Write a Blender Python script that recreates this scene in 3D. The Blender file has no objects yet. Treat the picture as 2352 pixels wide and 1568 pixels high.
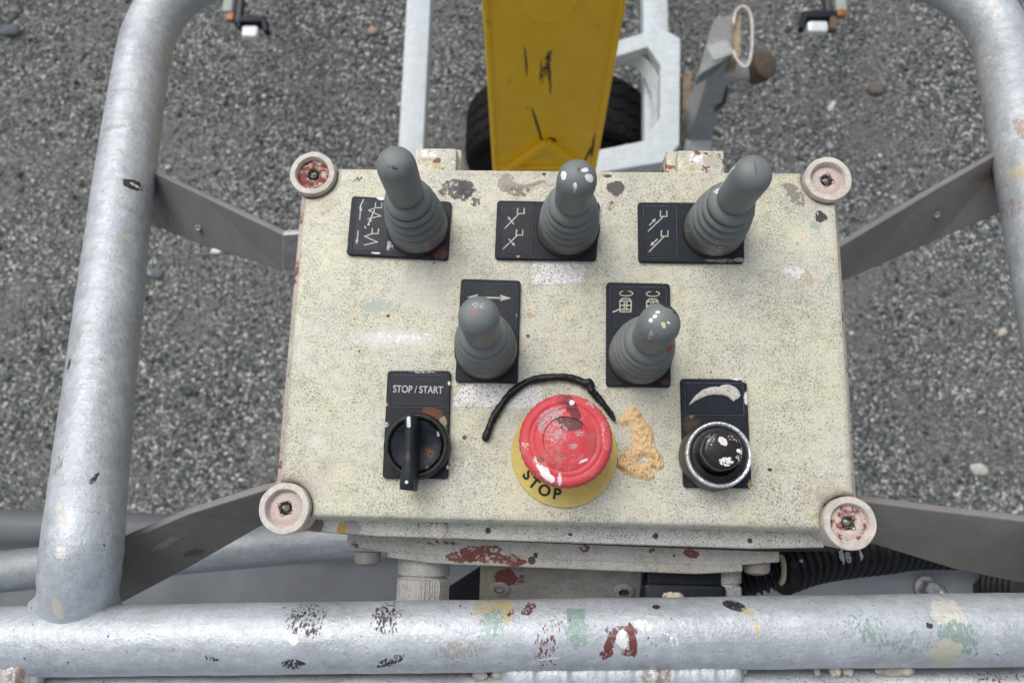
import bpy, math, random
import numpy as np
from mathutils import Vector, Matrix, noise as mnoise

random.seed(7)
rng = np.random.default_rng(7)
scene = bpy.context.scene
ZL = 2.30                      # height of the control panel lid above the ground (metres)

# ------------------------------------------------------------------ camera
FPX, CX, CY = 1850.0, 1176.0, 784.0
CAM = np.array([-0.0129378, -0.09819116, 0.43816256])
RX, RY, RZ = 0.21555615, 0.03252747, 0.02534103
cd = bpy.data.cameras.new('camera'); cam = bpy.data.objects.new('camera', cd)
scene.collection.objects.link(cam)
cam.location = (CAM[0], CAM[1], CAM[2] + ZL)
cam.rotation_mode = 'XYZ'; cam.rotation_euler = (RX, RY, RZ)
cd.sensor_width = 36.0; cd.lens = 36.0 * FPX / 2352.0
cd.clip_start = 0.01; cd.clip_end = 600
cd.dof.use_dof = True; cd.dof.focus_distance = 0.40; cd.dof.aperture_fstop = 14.0
scene.camera = cam

# ------------------------------------------------------------------ world, sun, exposure
SUN_EL, SUN_AZ = math.radians(58), math.radians(-35)     # azimuth from +y towards +x
w = bpy.data.worlds.new("World"); scene.world = w; w.use_nodes = True
nt = w.node_tree; nt.nodes.clear()
sky = nt.nodes.new('ShaderNodeTexSky'); sky.sky_type = 'NISHITA'; sky.sun_disc = False
sky.sun_elevation = SUN_EL; sky.sun_rotation = SUN_AZ
sky.air_density = 1.0; sky.dust_density = 4.0; sky.ozone_density = 1.0
hs = nt.nodes.new('ShaderNodeHueSaturation'); hs.inputs['Saturation'].default_value = 0.40
bgn = nt.nodes.new('ShaderNodeBackground'); bgn.inputs[1].default_value = 0.15
wo = nt.nodes.new('ShaderNodeOutputWorld')
nt.links.new(sky.outputs[0], hs.inputs['Color']); nt.links.new(hs.outputs[0], bgn.inputs[0]); nt.links.new(bgn.outputs[0], wo.inputs[0])
sl = bpy.data.lights.new('sun', 'SUN'); sl.energy = 1.1; sl.angle = math.radians(40); sl.color = (1, 0.985, 0.93)
so = bpy.data.objects.new('sun', sl); scene.collection.objects.link(so)
sd = Vector((math.sin(SUN_AZ) * math.cos(SUN_EL), math.cos(SUN_AZ) * math.cos(SUN_EL), math.sin(SUN_EL)))
so.rotation_euler = sd.to_track_quat('Z', 'Y').to_euler(); so.location = (0, 0, 8)
vs = scene.view_settings
vs.view_transform = 'Standard'; vs.look = 'None'; vs.gamma = 1; vs.exposure = 0.24; vs.use_curve_mapping = False

# ------------------------------------------------------------------ measuring helpers
_c, _s = math.cos, math.sin
Rm = (np.array([[_c(RZ), -_s(RZ), 0], [_s(RZ), _c(RZ), 0], [0, 0, 1]]) @
      np.array([[_c(RY), 0, _s(RY)], [0, 1, 0], [-_s(RY), 0, _c(RY)]]) @
      np.array([[1, 0, 0], [0, _c(RX), -_s(RX)], [0, _s(RX), _c(RX)]]))
def P(x, y, z=0.0):
    """point at height z (relative to the lid) read off the survey picture"""
    d = Rm @ np.array([(x - CX) / FPX, (CY - y) / FPX, -1.0])
    return CAM + d * ((z - CAM[2]) / d[2])
def crop(x0, y0, s):
    return lambda x, y: ((x0 + x / s) / 1.714286, (y0 + y / s) / 1.714286)
cA = crop(1340, 740, 5.113); cB = crop(2360, 1090, 6.918)
c2 = crop(1000, 540, 1.568); c3 = crop(2300, 540, 1.568)
c4 = crop(1000, 1420, 1.96); c5 = crop(1900, 1420, 1.96)
c6 = crop(900, 1900, 1.68); c7 = crop(2200, 1900, 1.2838); c8 = crop(0, 1800, 1.68); c1 = crop(1500, 0, 1.3835)

# ------------------------------------------------------------------ object helpers
ORG = {}
def thing(name, label, cat, loc, group=None):
    o = bpy.data.objects.new(name, None); scene.collection.objects.link(o)
    o.empty_display_size = 0.05
    o.location = (loc[0], loc[1], loc[2] + ZL); ORG[o.name] = np.array(loc, float)
    o['label'] = label; o['category'] = cat
    if group: o['group'] = group
    return o
def obj(name, V, F, mat, parent=None, smooth=True, label=None, kind=None, auto=None):
    me = bpy.data.meshes.new(name)
    V = np.asarray(V, float).reshape(-1, 3)
    org = ORG[parent.name] if parent else np.zeros(3)
    me.from_pydata((V - org).tolist(), [], [list(map(int, f)) for f in F])
    if mat: me.materials.append(mat)
    if smooth:
        me.polygons.foreach_set('use_smooth', [True] * len(me.polygons))
        if auto: me.set_sharp_from_angle(angle=math.radians(auto))
    me.update()
    o = bpy.data.objects.new(name, me); scene.collection.objects.link(o)
    if parent:
        o.parent = parent; ORG[o.name] = org
    else:
        o.location = (0, 0, ZL); ORG[o.name] = org
    if label: o['label'] = label
    if kind: o['kind'] = kind
    return o
def join(*parts):
    V, F, n = [], [], 0
    for v, f in parts:
        v = np.asarray(v, float).reshape(-1, 3); V.append(v); F += [[i + n for i in q] for q in f]; n += len(v)
    return np.concatenate(V), F
def loft(rings, cap0=True, cap1=True):
    n = len(rings[0]); V = np.concatenate([np.asarray(r, float) for r in rings]); F = []
    for k in range(len(rings) - 1):
        for i in range(n):
            j = (i + 1) % n
            F.append([k * n + i, k * n + j, (k + 1) * n + j, (k + 1) * n + i])
    if cap0: F.append(list(range(n))[::-1])
    if cap1: F.append([(len(rings) - 1) * n + i for i in range(n)])
    return V, F
def catmull(pts, n=8):
    p = [np.asarray(q, float) for q in pts]; p = [2 * p[0] - p[1]] + p + [2 * p[-1] - p[-2]]; out = []
    for k in range(1, len(p) - 2):
        for t in np.linspace(0, 1, n, endpoint=False):
            a, b, c, d = p[k - 1:k + 3]
            out.append(.5 * ((2 * b) + (c - a) * t + (2 * a - 5 * b + 4 * c - d) * t * t + (3 * b - a - 3 * c + d) * t ** 3))
    out.append(p[-2]); return np.array(out)
def sweep(path, rad, seg=24, cap=True, rf=None, sq=None):
    path = np.asarray(path, float); n = len(path)
    rad = np.broadcast_to(np.asarray(rad, float), (n,))
    T = np.gradient(path, axis=0); T /= np.linalg.norm(T, axis=1)[:, None]
    u = np.cross(T[0], [0, 0, 1.0]);
    if np.linalg.norm(u) < 1e-3: u = np.array([1.0, 0, 0])
    u /= np.linalg.norm(u); rings = []
    ang = np.arange(seg) * 2 * math.pi / seg
    for i in range(n):
        u = u - T[i] * (u @ T[i]); u /= np.linalg.norm(u); v = np.cross(T[i], u)
        r = np.full(seg, rad[i])
        if rf is not None: r = rf(i, ang, r)
        rings.append(path[i] + r[:, None] * (np.cos(ang)[:, None] * u + np.sin(ang)[:, None] * v))
    return loft(rings, cap, cap)
def lathe(prof, org, axis=(0, 0, 1), seg=40, rf=None, cap=True):
    axis = Vector(axis).normalized(); q = np.array(axis.to_track_quat('Z', 'Y').to_matrix())
    ang = np.arange(seg) * 2 * math.pi / seg; rings = []
    for k, (r, h) in enumerate(prof):
        rr = np.full(seg, float(max(r, 1e-5)))
        if rf is not None: rr = rf(k, ang, rr)
        L = np.stack([rr * np.cos(ang), rr * np.sin(ang), np.full(seg, h)], 1)
        rings.append(L @ q.T + np.asarray(org, float))
    return loft(rings, cap, cap)
def rrect(hx, hy, r, n=5):
    out = []
    for cx, cy, a0 in ((hx - r, hy - r, 0), (-hx + r, hy - r, 90), (-hx + r, -hy + r, 180), (hx - r, -hy + r, 270)):
        for k in range(n + 1):
            a = math.radians(a0 + 90 * k / n); out.append((cx + r * math.cos(a), cy + r * math.sin(a)))
    return np.array(out)
def rbox(c, size, r=.002, bev=.001, M=None):
    """box with rounded outline and bevelled rims; M = 3x3 orientation"""
    hx, hy, hz = size[0] / 2, size[1] / 2, size[2] / 2
    r = min(r, hx * .99, hy * .99); rings = []
    for ins, z in ((bev, -hz), (0, -hz + bev), (0, hz - bev), (bev * .3, hz - bev * .3), (bev, hz)):
        q = rrect(hx - ins, hy - ins, max(r - ins, 1e-4)); rings.append(np.column_stack([q, np.full(len(q), z)]))
    V, F = loft(rings)
    if M is not None: V = V @ np.asarray(M).T
    return V + np.asarray(c, float), F
def frame(xdir, ydir):
    x = np.asarray(xdir, float); x /= np.linalg.norm(x); y = np.asarray(ydir, float); y = y - x * (x @ y); y /= np.linalg.norm(y)
    return np.column_stack([x, y, np.cross(x, y)])
def slab(quad, t):
    """prism from a quad of 3D points, thickness t away from its normal"""
    q = [np.asarray(p, float) for p in quad]; n = np.cross(q[1] - q[0], q[3] - q[0]); n /= np.linalg.norm(n)
    if n[2] < 0: n = -n
    V = q + [p - n * t for p in q]
    return V, [[0, 1, 2, 3], [7, 6, 5, 4], [0, 4, 5, 1], [1, 5, 6, 2], [2, 6, 7, 3], [3, 7, 4, 0]]
def bevel(o, wdt, seg=2):
    m = o.modifiers.new('bevel', 'BEVEL'); m.width = wdt; m.segments = seg; m.limit_method = 'ANGLE'; return o
def polyplate(poly, z0, z1, bev=.0003):
    """extruded outline (CCW xy) with a small top bevel"""
    p = np.asarray(poly, float); c = p.mean(0)
    def ins(d):
        nx = np.roll(p, -1, 0) - np.roll(p, 1, 0); nrm = np.stack([-nx[:, 1], nx[:, 0]], 1); nrm /= np.linalg.norm(nrm, axis=1)[:, None] + 1e-12
        return p + nrm * d
    R = [np.column_stack([p, np.full(len(p), z0)]), np.column_stack([p, np.full(len(p), z1 - bev)]), np.column_stack([ins(bev), np.full(len(p), z1)])]
    return loft(R)
def sdf_poly(X, Y, poly):
    p = np.asarray(poly, float); q = np.roll(p, -1, 0); d = np.full(X.shape, 1e9); inside = np.zeros(X.shape, bool)
    for a, b in zip(p, q):
        e = b - a; t = np.clip(((X - a[0]) * e[0] + (Y - a[1]) * e[1]) / (e @ e + 1e-18), 0, 1)
        d = np.minimum(d, np.hypot(X - a[0] - t * e[0], Y - a[1] - t * e[1]))
        cnd = ((a[1] > Y) != (b[1] > Y)) & (X < (b[0] - a[0]) * (Y - a[1]) / (b[1] - a[1] + 1e-18) + a[0]); inside ^= cnd
    return np.where(inside, d, -d)
def blobmesh(sd, bounds, step, h, soft, rough=0, zf=None, edge=0.0003, nscale=300):
    x0, y0, x1, y1 = bounds; xs = np.arange(x0, x1 + step, step); ys = np.arange(y0, y1 + step, step)
    X, Y = np.meshgrid(xs, ys); S = sd(X, Y)
    Z = h * np.sign(S) * (1 - np.exp(-np.abs(S) / soft))
    if rough: 
        N = np.array([mnoise.fractal(Vector((x * nscale, y * nscale, 3.3)), 1, 2, 3) for x, y in zip(X.ravel(), Y.ravel())]).reshape(X.shape)
        Z = Z + rough * N * np.clip(S / soft, 0, 1)
    keep = Z > -edge; Z = np.maximum(Z, -edge * 2)
    zb = zf(X, Y) if zf else 0.0
    nx = len(xs); V = np.stack([X, Y, Z + zb], -1).reshape(-1, 3); F = []
    for j in range(len(ys) - 1):
        for i in range(nx - 1):
            if keep[j, i] or keep[j, i + 1] or keep[j + 1, i] or keep[j + 1, i + 1]:
                F.append([j * nx + i, j * nx + i + 1, (j + 1) * nx + i + 1, (j + 1) * nx + i])
    used = sorted({i for f in F for i in f}); mp = {u: k for k, u in enumerate(used)}
    return V[used], [[mp[i] for i in f] for f in F]
def strokes(segs, wdt, z, t=.00012):
    """flat printed lines: list of ((x,y),(x,y)) in metres"""
    parts = []
    for k, (a, b) in enumerate(segs):
        a = np.asarray(a, float); b = np.asarray(b, float); e = b - a; e /= np.linalg.norm(e) + 1e-12; n = np.array([-e[1], e[0]]) * wdt / 2
        zz = z + (k % 7) * 1e-5
        q = [a - n - e * wdt * .4, b - n + e * wdt * .4, b + n + e * wdt * .4, a + n - e * wdt * .4]
        V = [(p[0], p[1], zz) for p in q]; parts.append((V, [[0, 1, 2, 3]]))
    return join(*parts)
def poly_line(pts): return list(zip(pts[:-1], pts[1:]))

# ------------------------------------------------------------------ material helpers
class M:
    def __init__(s, name, org=(0, 0)):
        s.org = org; s.mk = None
        s.m = bpy.data.materials.new(name); s.m.use_nodes = True; s.t = s.m.node_tree; s.t.nodes.clear()
        s.out = s.n('ShaderNodeOutputMaterial'); s.b = s.n('ShaderNodeBsdfPrincipled'); s.l(s.b.outputs[0], s.out.inputs[0])
        s.co = s.n('ShaderNodeTexCoord').outputs['Object']
    def n(s, t, **k):
        x = s.t.nodes.new(t)
        for a, b in k.items(): setattr(x, a, b)
        return x
    def l(s, a, b): s.t.links.new(a, b)
    def put(s, sock, v):
        if hasattr(v, 'is_output'): s.l(v, sock)
        elif isinstance(v, (tuple, list)) and len(v) == 3 and sock.type == 'RGBA': sock.default_value = (*v, 1)
        else: sock.default_value = v
    def noise(s, scale, detail=3, rough=.55, vec=None, stretch=None, out='Fac', dist=0):
        x = s.n('ShaderNodeTexNoise'); x.inputs['Scale'].default_value = scale; x.inputs['Detail'].default_value = detail
        x.inputs['Roughness'].default_value = rough; x.inputs['Distortion'].default_value = dist; v = vec or s.co
        if stretch: 
            mp = s.n('ShaderNodeMapping'); mp.inputs['Scale'].default_value = stretch; s.l(v, mp.inputs[0]); v = mp.outputs[0]
        s.l(v, x.inputs['Vector']); return x.outputs[out]
    def vor(s, scale, vec=None, out='Distance', feature='F1'):
        x = s.n('ShaderNodeTexVoronoi', feature=feature); x.inputs['Scale'].default_value = scale; s.l(vec or s.co, x.inputs['Vector']); return x.outputs[out]
    def rng(s, v, a, b, c=0., d=1.):
        x = s.n('ShaderNodeMapRange'); s.put(x.inputs[0], v)
        for i, q in enumerate((a, b, c, d)): x.inputs[i + 1].default_value = q
        return x.outputs[0]
    def math(s, op, a, b=0.):
        x = s.n('ShaderNodeMath', operation=op); s.put(x.inputs[0], a); s.put(x.inputs[1], b); return x.outputs[0]
    def mix(s, f, a, b):
        x = s.n('ShaderNodeMix', data_type='RGBA'); s.put(x.inputs[0], f); s.put(x.inputs[6], a); s.put(x.inputs[7], b); return x.outputs[2]
    def bump(s, h, strength=.3, dist=.001, prev=None):
        x = s.n('ShaderNodeBump'); x.inputs['Strength'].default_value = strength; x.inputs['Distance'].default_value = dist
        s.l(h, x.inputs['Height'])
        if prev is not None: s.l(prev, x.inputs['Normal'])
        return x.outputs[0]
    def set(s, **k):
        for a, v in k.items(): s.put(s.b.inputs[a.replace('_', ' ')], v)
        return s.m
    def stains(s, col, items, z, amp=.006, wscale=160, bscale=700, bstretch=None, keepmask=False):
        """paint marks: (px, py, rx, ry, angle, colour, breakup, shape) in survey pixels at height z"""
        wn = s.noise(wscale, 5, .65, out='Color')
        sub = s.n('ShaderNodeVectorMath', operation='SUBTRACT'); s.l(wn, sub.inputs[0]); sub.inputs[1].default_value = (.5, .5, .5)
        bk = s.noise(bscale, 3, .6, stretch=bstretch)
        cache = {}
        for it in items:
            px, py, rx, ry, ang, c, br = it[:7]; shp = it[7] if len(it) > 7 else 'e'
            zz = it[8] if len(it) > 8 else z
            ctr = P(px, py, zz); sc = (CAM[2] - zz) / FPX
            rx *= sc; ry *= sc; a_ = round(min(amp, .55 * min(rx, ry)) * (.35 if shp == 'r' else 1), 5)
            if a_ not in cache:
                ml = s.n('ShaderNodeVectorMath', operation='SCALE'); s.l(sub.outputs[0], ml.inputs[0]); ml.inputs['Scale'].default_value = a_ * 3
                ad = s.n('ShaderNodeVectorMath', operation='ADD'); s.l(s.co, ad.inputs[0]); s.l(ml.outputs[0], ad.inputs[1]); cache[a_] = ad.outputs[0]
            mp = s.n('ShaderNodeMapping', vector_type='TEXTURE'); s.l(cache[a_], mp.inputs[0])
            mp.inputs['Location'].default_value = (ctr[0] - s.org[0], ctr[1] - s.org[1], 0); mp.inputs['Rotation'].default_value = (0, 0, math.radians(ang))
            mp.inputs['Scale'].default_value = (rx, ry, 1000)
            if shp == 'r':
                ab = s.n('ShaderNodeVectorMath', operation='ABSOLUTE'); s.l(mp.outputs[0], ab.inputs[0])
                sx = s.n('ShaderNodeSeparateXYZ'); s.l(ab.outputs[0], sx.inputs[0]); d = s.math('MAXIMUM', sx.outputs[0], sx.outputs[1])
            else:
                ln = s.n('ShaderNodeVectorMath', operation='LENGTH'); s.l(mp.outputs[0], ln.inputs[0]); d = ln.outputs['Value']
            if shp == 's':
                mk = s.rng(d, 1, 0)
                if br > 0: mk = s.math('MULTIPLY', mk, s.rng(bk, br - .04, br + .04))
                mk = s.math('MULTIPLY', mk, .6)
            else:
                pen = s.rng(d, .45, 1.12, 0, .09 if shp == 'e' else .05)
                mk = s.rng(s.math('SUBTRACT', s.math('SUBTRACT', bk, br if br > 0 else .12), pen), -.035, .035)
                mk = s.math('MULTIPLY', mk, s.rng(d, 1.12, 1.04))
                if keepmask: s.mk = mk if s.mk is None else s.math('MAXIMUM', s.mk, mk)
                mk = s.math('MULTIPLY', mk, .94)
            col = s.mix(mk, col, c)
        return col

# ---- colours of old paint marks
BRN, BLK, RED, TEAL, YEL, WHT, GRY, TAN = (.045, .03, .028), (.012, .011, .014), (.14, .028, .022), (.24, .33, .30), (.52, .42, .16), (.75, .75, .74), (.2, .18, .155), (.42, .3, .14)

def cream(name, stn=None, z=0., dirt=.3, tint=(.58, .558, .42), rust=0, speck=1.0, warm=(.5, .44, .33)):
    m = M(name)
    big = m.noise(22, 4, .6); fine = m.noise(120, 5, .7)
    col = m.mix(m.rng(big, .42, .62), tint, tuple(x * .6 + .21 for x in tint))
    col = m.mix(m.math('MULTIPLY', m.rng(fine, .48, .68), .6), col, tuple(x * .68 for x in tint))
    st = m.noise(60, 5, .7, stretch=(1, 12, 1)); col = m.mix(m.math('MULTIPLY', m.rng(st, .52, .68), .45), col, (.37, .36, .34))
    s2 = m.noise(75, 5, .7, stretch=(9, 1, 1)); col = m.mix(m.math('MULTIPLY', m.rng(s2, .55, .7), .35), col, (.36, .35, .35))
    och = m.noise(330, 2, .5); col = m.mix(m.math('MULTIPLY', m.rng(och, .66, .72), m.math('MULTIPLY', m.rng(m.noise(14, 2), .42, .58), .8)), col, (.28, .17, .06))
    sp = m.noise(1300, 2, .6, dist=1.2); dens = m.noise(30, 3, .6)
    thr = m.rng(dens, .35, .65, .59, .525)
    mk = m.rng(m.math('SUBTRACT', sp, thr), 0, .03)
    col = m.mix(m.math('MULTIPLY', mk, .8 * speck), col, (.10, .095, .085))
    dot = m.vor(90); dr = m.noise(55, 1); col = m.mix(m.math('MULTIPLY', m.rng(dot, .085, .06), m.rng(dr, .6, .61)), col, (.035, .03, .03))
    if rust:
        r_ = m.noise(38, 6, .7); col = m.mix(m.rng(r_, .6 - rust, .62 - rust), col, (.17, .045, .032))
        r2 = m.noise(55, 5, .7, stretch=(1, 1, 1.4)); col = m.mix(m.rng(r2, .66 - rust, .69 - rust), col, warm)
    if stn: col = m.stains(col, stn, z, bscale=380, keepmask=len(stn) < 30)
    nb = m.bump(fine, .25, .0006); nb = m.bump(sp, .12, .0002, nb)
    if m.mk is not None: nb = m.bump(m.mk, .6, .0003, nb)
    return m.set(Base_Color=col, Roughness=m.rng(fine, .3, .7, .42, .62), Normal=nb)

def silver(name, stn=None, z=0., base=(.43, .458, .49), metal=.36, rough=.40, wear=.0, amp=.006, spec=True, st2=None):
    m = M(name)
    a = m.noise(34, 6, .7); b = m.noise(520, 4, .7); c = m.noise(9, 3); d = m.noise(140, 5, .75)
    col = m.mix(m.rng(a, .35, .68), tuple(x * .91 for x in base), tuple(min(1, x * 1.13) for x in base))
    col = m.mix(m.math('MULTIPLY', m.rng(d, .5, .68), .5), col, tuple(min(1, x * 1.45) for x in base))
    col = m.mix(m.math('MULTIPLY', m.rng(d, .44, .32), .3), col, tuple(x * .55 for x in base))
    col = m.mix(m.math('MULTIPLY', m.rng(b, .58, .68), .6), col, tuple(x * .38 for x in base))
    ch = m.noise(85, 6, .78); col = m.mix(m.math('MULTIPLY', m.rng(ch, .655, .675), .8), col, (.24, .19, .165))
    cm2 = m.noise(23, 3); ch2 = m.noise(330, 4, .75); col = m.mix(m.math('MULTIPLY', m.rng(ch2, .655, .675), m.rng(cm2, .45, .58)), col, (.06, .05, .05))
    dt = m.vor(120); col = m.mix(m.math('MULTIPLY', m.rng(dt, .11, .08), m.rng(m.noise(70, 2), .6, .62)), col, (.08, .06, .06))
    wt = m.vor(75); col = m.mix(m.math('MULTIPLY', m.rng(wt, .08, .05), m.rng(m.noise(50, 2), .6, .62)), col, (.75, .75, .74))
    if wear: col = m.mix(m.rng(m.noise(24, 6, .75), .62 - wear, .64 - wear), col, (.3, .24, .2))
    if stn: col = m.stains(col, stn, z, amp=amp, bstretch=(1, .35, 1))
    stk_ = m.noise(160, 4, .6, stretch=(.12, 1, 1)); col = m.mix(m.math('MULTIPLY', m.rng(stk_, .52, .66), .3), col, tuple(x * .6 for x in base))
    nb = m.bump(m.noise(19, 3), .6, .004); nb = m.bump(d, .55, .0012, nb); nb = m.bump(b, .3, .0004, nb); nb = m.bump(ch, .5, .0012, nb)
    if m.mk is not None: nb = m.bump(m.mk, .6, .0004, nb)
    return m.set(Base_Color=col, Metallic=metal, Roughness=m.rng(a, .3, .7, rough - .06, rough + .14), Normal=nb)

def simple(name, base, rough=.5, metal=0., var=.25, nscale=60, bscale=None, bstr=.2, bdist=.0005, dust=None, stn=None, z=0., coat=0, amp=.003, wscale=260, org=(0, 0), spec=None):
    m = M(name, org)
    a = m.noise(nscale, 5, .65); col = m.mix(m.rng(a, .3, .7), tuple(x * (1 - var) for x in base), tuple(min(1, x * (1 + var)) for x in base))
    if dust: 
        dn = m.noise(nscale * 2.3, 6, .75); col = m.mix(m.math('MULTIPLY', m.rng(dn, .45, .75), dust[3]), col, dust[:3])
    if stn: col = m.stains(col, stn, z, amp=amp, wscale=wscale)
    nb = m.bump(m.noise(bscale or nscale * 5, 4, .6), bstr, bdist)
    return m.set(Base_Color=col, Roughness=m.rng(a, .3, .7, max(.05, rough - .1), rough + .1), Metallic=metal, Normal=nb, Coat_Weight=coat, Specular_IOR_Level=(spec if spec is not None else (.22 if max(base) < .03 else .5)))

# ================================================================== GROUND
def ground_mat():
    m = M('gravel_base')
    v = m.n('ShaderNodeTexVoronoi'); v.inputs['Scale'].default_value = 130; m.l(m.co, v.inputs[0])
    sx = m.n('ShaderNodeSeparateColor'); m.l(v.outputs['Color'], sx.inputs[0])
    rp = m.n('ShaderNodeValToRGB'); m.l(sx.outputs[0], rp.inputs[0]); e = rp.color_ramp.elements
    e[0].position = 0; e[0].color = (.02, .024, .027, 1); e[1].position = 1; e[1].color = (.6, .6, .57, 1)
    for p_, c_ in ((.35, (.065, .074, .077, 1)), (.72, (.15, .16, .16, 1)), (.9, (.30, .29, .27, 1))):
        q = e.new(p_); q.color = c_
    big = m.noise(2.2, 5, .6); fine = m.noise(90, 6, .75)
    mud = m.mix(m.rng(fine, .35, .7), (.085, .088, .084), (.19, .19, .178))
    cov = m.rng(m.math('ADD', big, m.math('MULTIPLY', fine, .5)), .70, .92)
    col = m.mix(cov, rp.outputs[0], mud)
    nb = m.bump(m.math('SUBTRACT', m.math('MULTIPLY', fine, .5), v.outputs['Distance']), .8, .006)
    return m.set(Base_Color=col, Roughness=.9, Normal=nb)
GM = ground_mat()
xs = np.concatenate([[-120, -30, -8], np.linspace(-3.4, 3.2, 67), [8, 30, 120]])
ys = np.concatenate([[-120, -30, -6], np.linspace(-2.2, 3.6, 59), [8, 30, 120]])
X, Y = np.meshgrid(xs, ys)
def gh(x, y): return .018 * mnoise.noise(Vector((x * .9, y * .9, 0))) + .006 * mnoise.noise(Vector((x * 3.5, y * 3.5, 5)))
Z = np.array([gh(a, b) for a, b in zip(X.ravel(), Y.ravel())])
Vg = np.stack([X.ravel(), Y.ravel(), Z - ZL], 1); nx = len(xs)
Fg = [[j * nx + i, j * nx + i + 1, (j + 1) * nx + i + 1, (j + 1) * nx + i] for j in range(len(ys) - 1) for i in range(nx - 1)]
obj('ground', Vg, Fg, GM, kind='structure')

# loose stones, joined: nobody could count them
def stone_mat():
    m = M('loose_stones'); g = m.n('ShaderNodeNewGeometry'); rp = m.n('ShaderNodeValToRGB'); m.l(g.outputs['Random Per Island'], rp.inputs[0])
    e = rp.color_ramp.elements; e[0].position = 0; e[0].color = (.02, .025, .03, 1); e[1].position = 1; e[1].color = (.62, .62, .59, 1)
    for p_, c_ in ((.3, (.065, .076, .078, 1)), (.55, (.112, .122, .120, 1)), (.76, (.17, .174, .164, 1)), (.80, (.30, .225, .185, 1)), (.85, (.13, .155, .18, 1)), (.94, (.36, .365, .35, 1))):
        q = e.new(p_); q.color = c_
    col = m.mix(m.rng(m.noise(300, 4, .7), .3, .7, 0, .25), rp.outputs[0], (.10, .106, .102))
    return m.set(Base_Color=col, Roughness=.85)
SM = stone_mat()
phi = (1 + 5 ** .5) / 2
ICO = np.array([(-1, phi, 0), (1, phi, 0), (-1, -phi, 0), (1, -phi, 0), (0, -1, phi), (0, 1, phi), (0, -1, -phi), (0, 1, -phi), (phi, 0, -1), (phi, 0, 1), (-phi, 0, -1), (-phi, 0, 1)]) / math.hypot(1, phi)
ICF = np.array([(0, 11, 5), (0, 5, 1), (0, 1, 7), (0, 7, 10), (0, 10, 11), (1, 5, 9), (5, 11, 4), (11, 10, 2), (10, 7, 6), (7, 1, 8), (3, 9, 4), (3, 4, 2), (3, 2, 6), (3, 6, 8), (3, 8, 9), (4, 9, 5), (2, 4, 11), (6, 2, 10), (8, 6, 7), (9, 8, 1)])
N = 95000
px_ = rng.uniform(-2.7, 2.4, N); py_ = rng.uniform(-.95, 2.25, N)
dn_ = np.array([mnoise.noise(Vector((a * 1.7, b * 1.7, 9))) + .5 * mnoise.noise(Vector((a * 6, b * 6, 2))) for a, b in zip(px_, py_)])
kp = rng.uniform(-.55, .75, N) < dn_ + .34; px_, py_ = px_[kp], py_[kp]; N = len(px_)
rad = .0027 + .0043 * rng.random(N) ** 2.0 + .006 * (rng.random(N) > .988)
zz = np.array([gh(a, b) for a, b in zip(px_, py_)]) - ZL
V = np.repeat(ICO[None], N, 0) * (1 + rng.uniform(-.28, .28, (N, 12, 1)))
V *= (rng.uniform(.7, 1.35, (N, 1, 3)) * np.array([1, 1, .75])) * rad[:, None, None]
th = rng.uniform(0, 6.28, N); c_, s_ = np.cos(th)[:, None], np.sin(th)[:, None]
vx = V[..., 0] * c_ - V[..., 1] * s_; vy = V[..., 0] * s_ + V[..., 1] * c_
V = np.stack([vx + px_[:, None], vy + py_[:, None], V[..., 2] + (zz + rad * .25)[:, None]], -1).reshape(-1, 3)
Fs = (ICF[None] + (np.arange(N) * 12)[:, None, None]).reshape(-1, 3)
me = bpy.data.meshes.new('loose_gravel'); me.vertices.add(len(V)); me.vertices.foreach_set('co', V.ravel())
me.loops.add(len(Fs) * 3); me.loops.foreach_set('vertex_index', Fs.ravel().astype(np.int32))
me.polygons.add(len(Fs)); me.polygons.foreach_set('loop_start', (np.arange(len(Fs)) * 3).astype(np.int32))
me.update(calc_edges=True); me.materials.append(SM)
og = bpy.data.objects.new('loose_gravel', me); scene.collection.objects.link(og); og.location = (0, 0, ZL); og['kind'] = 'stuff'

# bigger single stones
def pebble(px, py, r, col, label, flat=.6, el=1.3, rot=0):
    c = P(px, py, -ZL); c[2] = gh(c[0], c[1]) - ZL + r * flat * .5
    t = thing('pebble', label, 'stone', c)
    seg, rn = 14, 8; Vp, Fp = [], []
    rr = [(math.sin(math.pi * k / rn), math.cos(math.pi * k / rn)) for k in range(rn + 1)]
    V_, F_ = lathe([(r * a, r * flat * b) for a, b in rr][::-1], (0, 0, 0), seg=seg)
    sd_ = random.random() * 50
    out = []
    for v in V_:
        d = 1 + .32 * mnoise.noise(Vector(v) * (1.1 / r) + Vector((sd_, 0, 0))); x, y, z = v * d; x *= el
        out.append((x * math.cos(rot) - y * math.sin(rot) + c[0], x * math.sin(rot) + y * math.cos(rot) + c[1], z + c[2]))
    o = obj('stone_body', out, F_, simple('pebble_stone', col, .85, var=.25, nscale=70, bstr=.4, bdist=.002), t)
pebble(857, 75, .017, (.34, .24, .2), 'rounded pinkish stone lying on the gravel at the top, right of the left lamp')
pebble(2249, 1078, .022, (.42, .4, .37), 'pale rounded stone on the gravel at far right below mid height')
pebble(2305, 762, .014, (.42, .38, .33), 'small pale angular stone beside the right guard tube', rot=.5)
pebble(363, 630, .021, (.1, .12, .135), 'dark blue grey stone just right of the left guard tube under the bracket')
pebble(497, 578, .011, (.62, .62, .6), 'small whitish stone peeping out below the upper left bracket', el=1.8)
pebble(2012, 205, .026, (.13, .115, .095), 'flat brown stone lying between the right lamp and the right guard tube')
pebble(1910, 245, .010, (.6, .57, .5), 'thin whitish sliver of stone right of the outrigger', el=2.6, rot=1.1)
pebble(30, 75, .026, (.1, .12, .13), 'dark bluish stone near the upper left corner')

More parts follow.
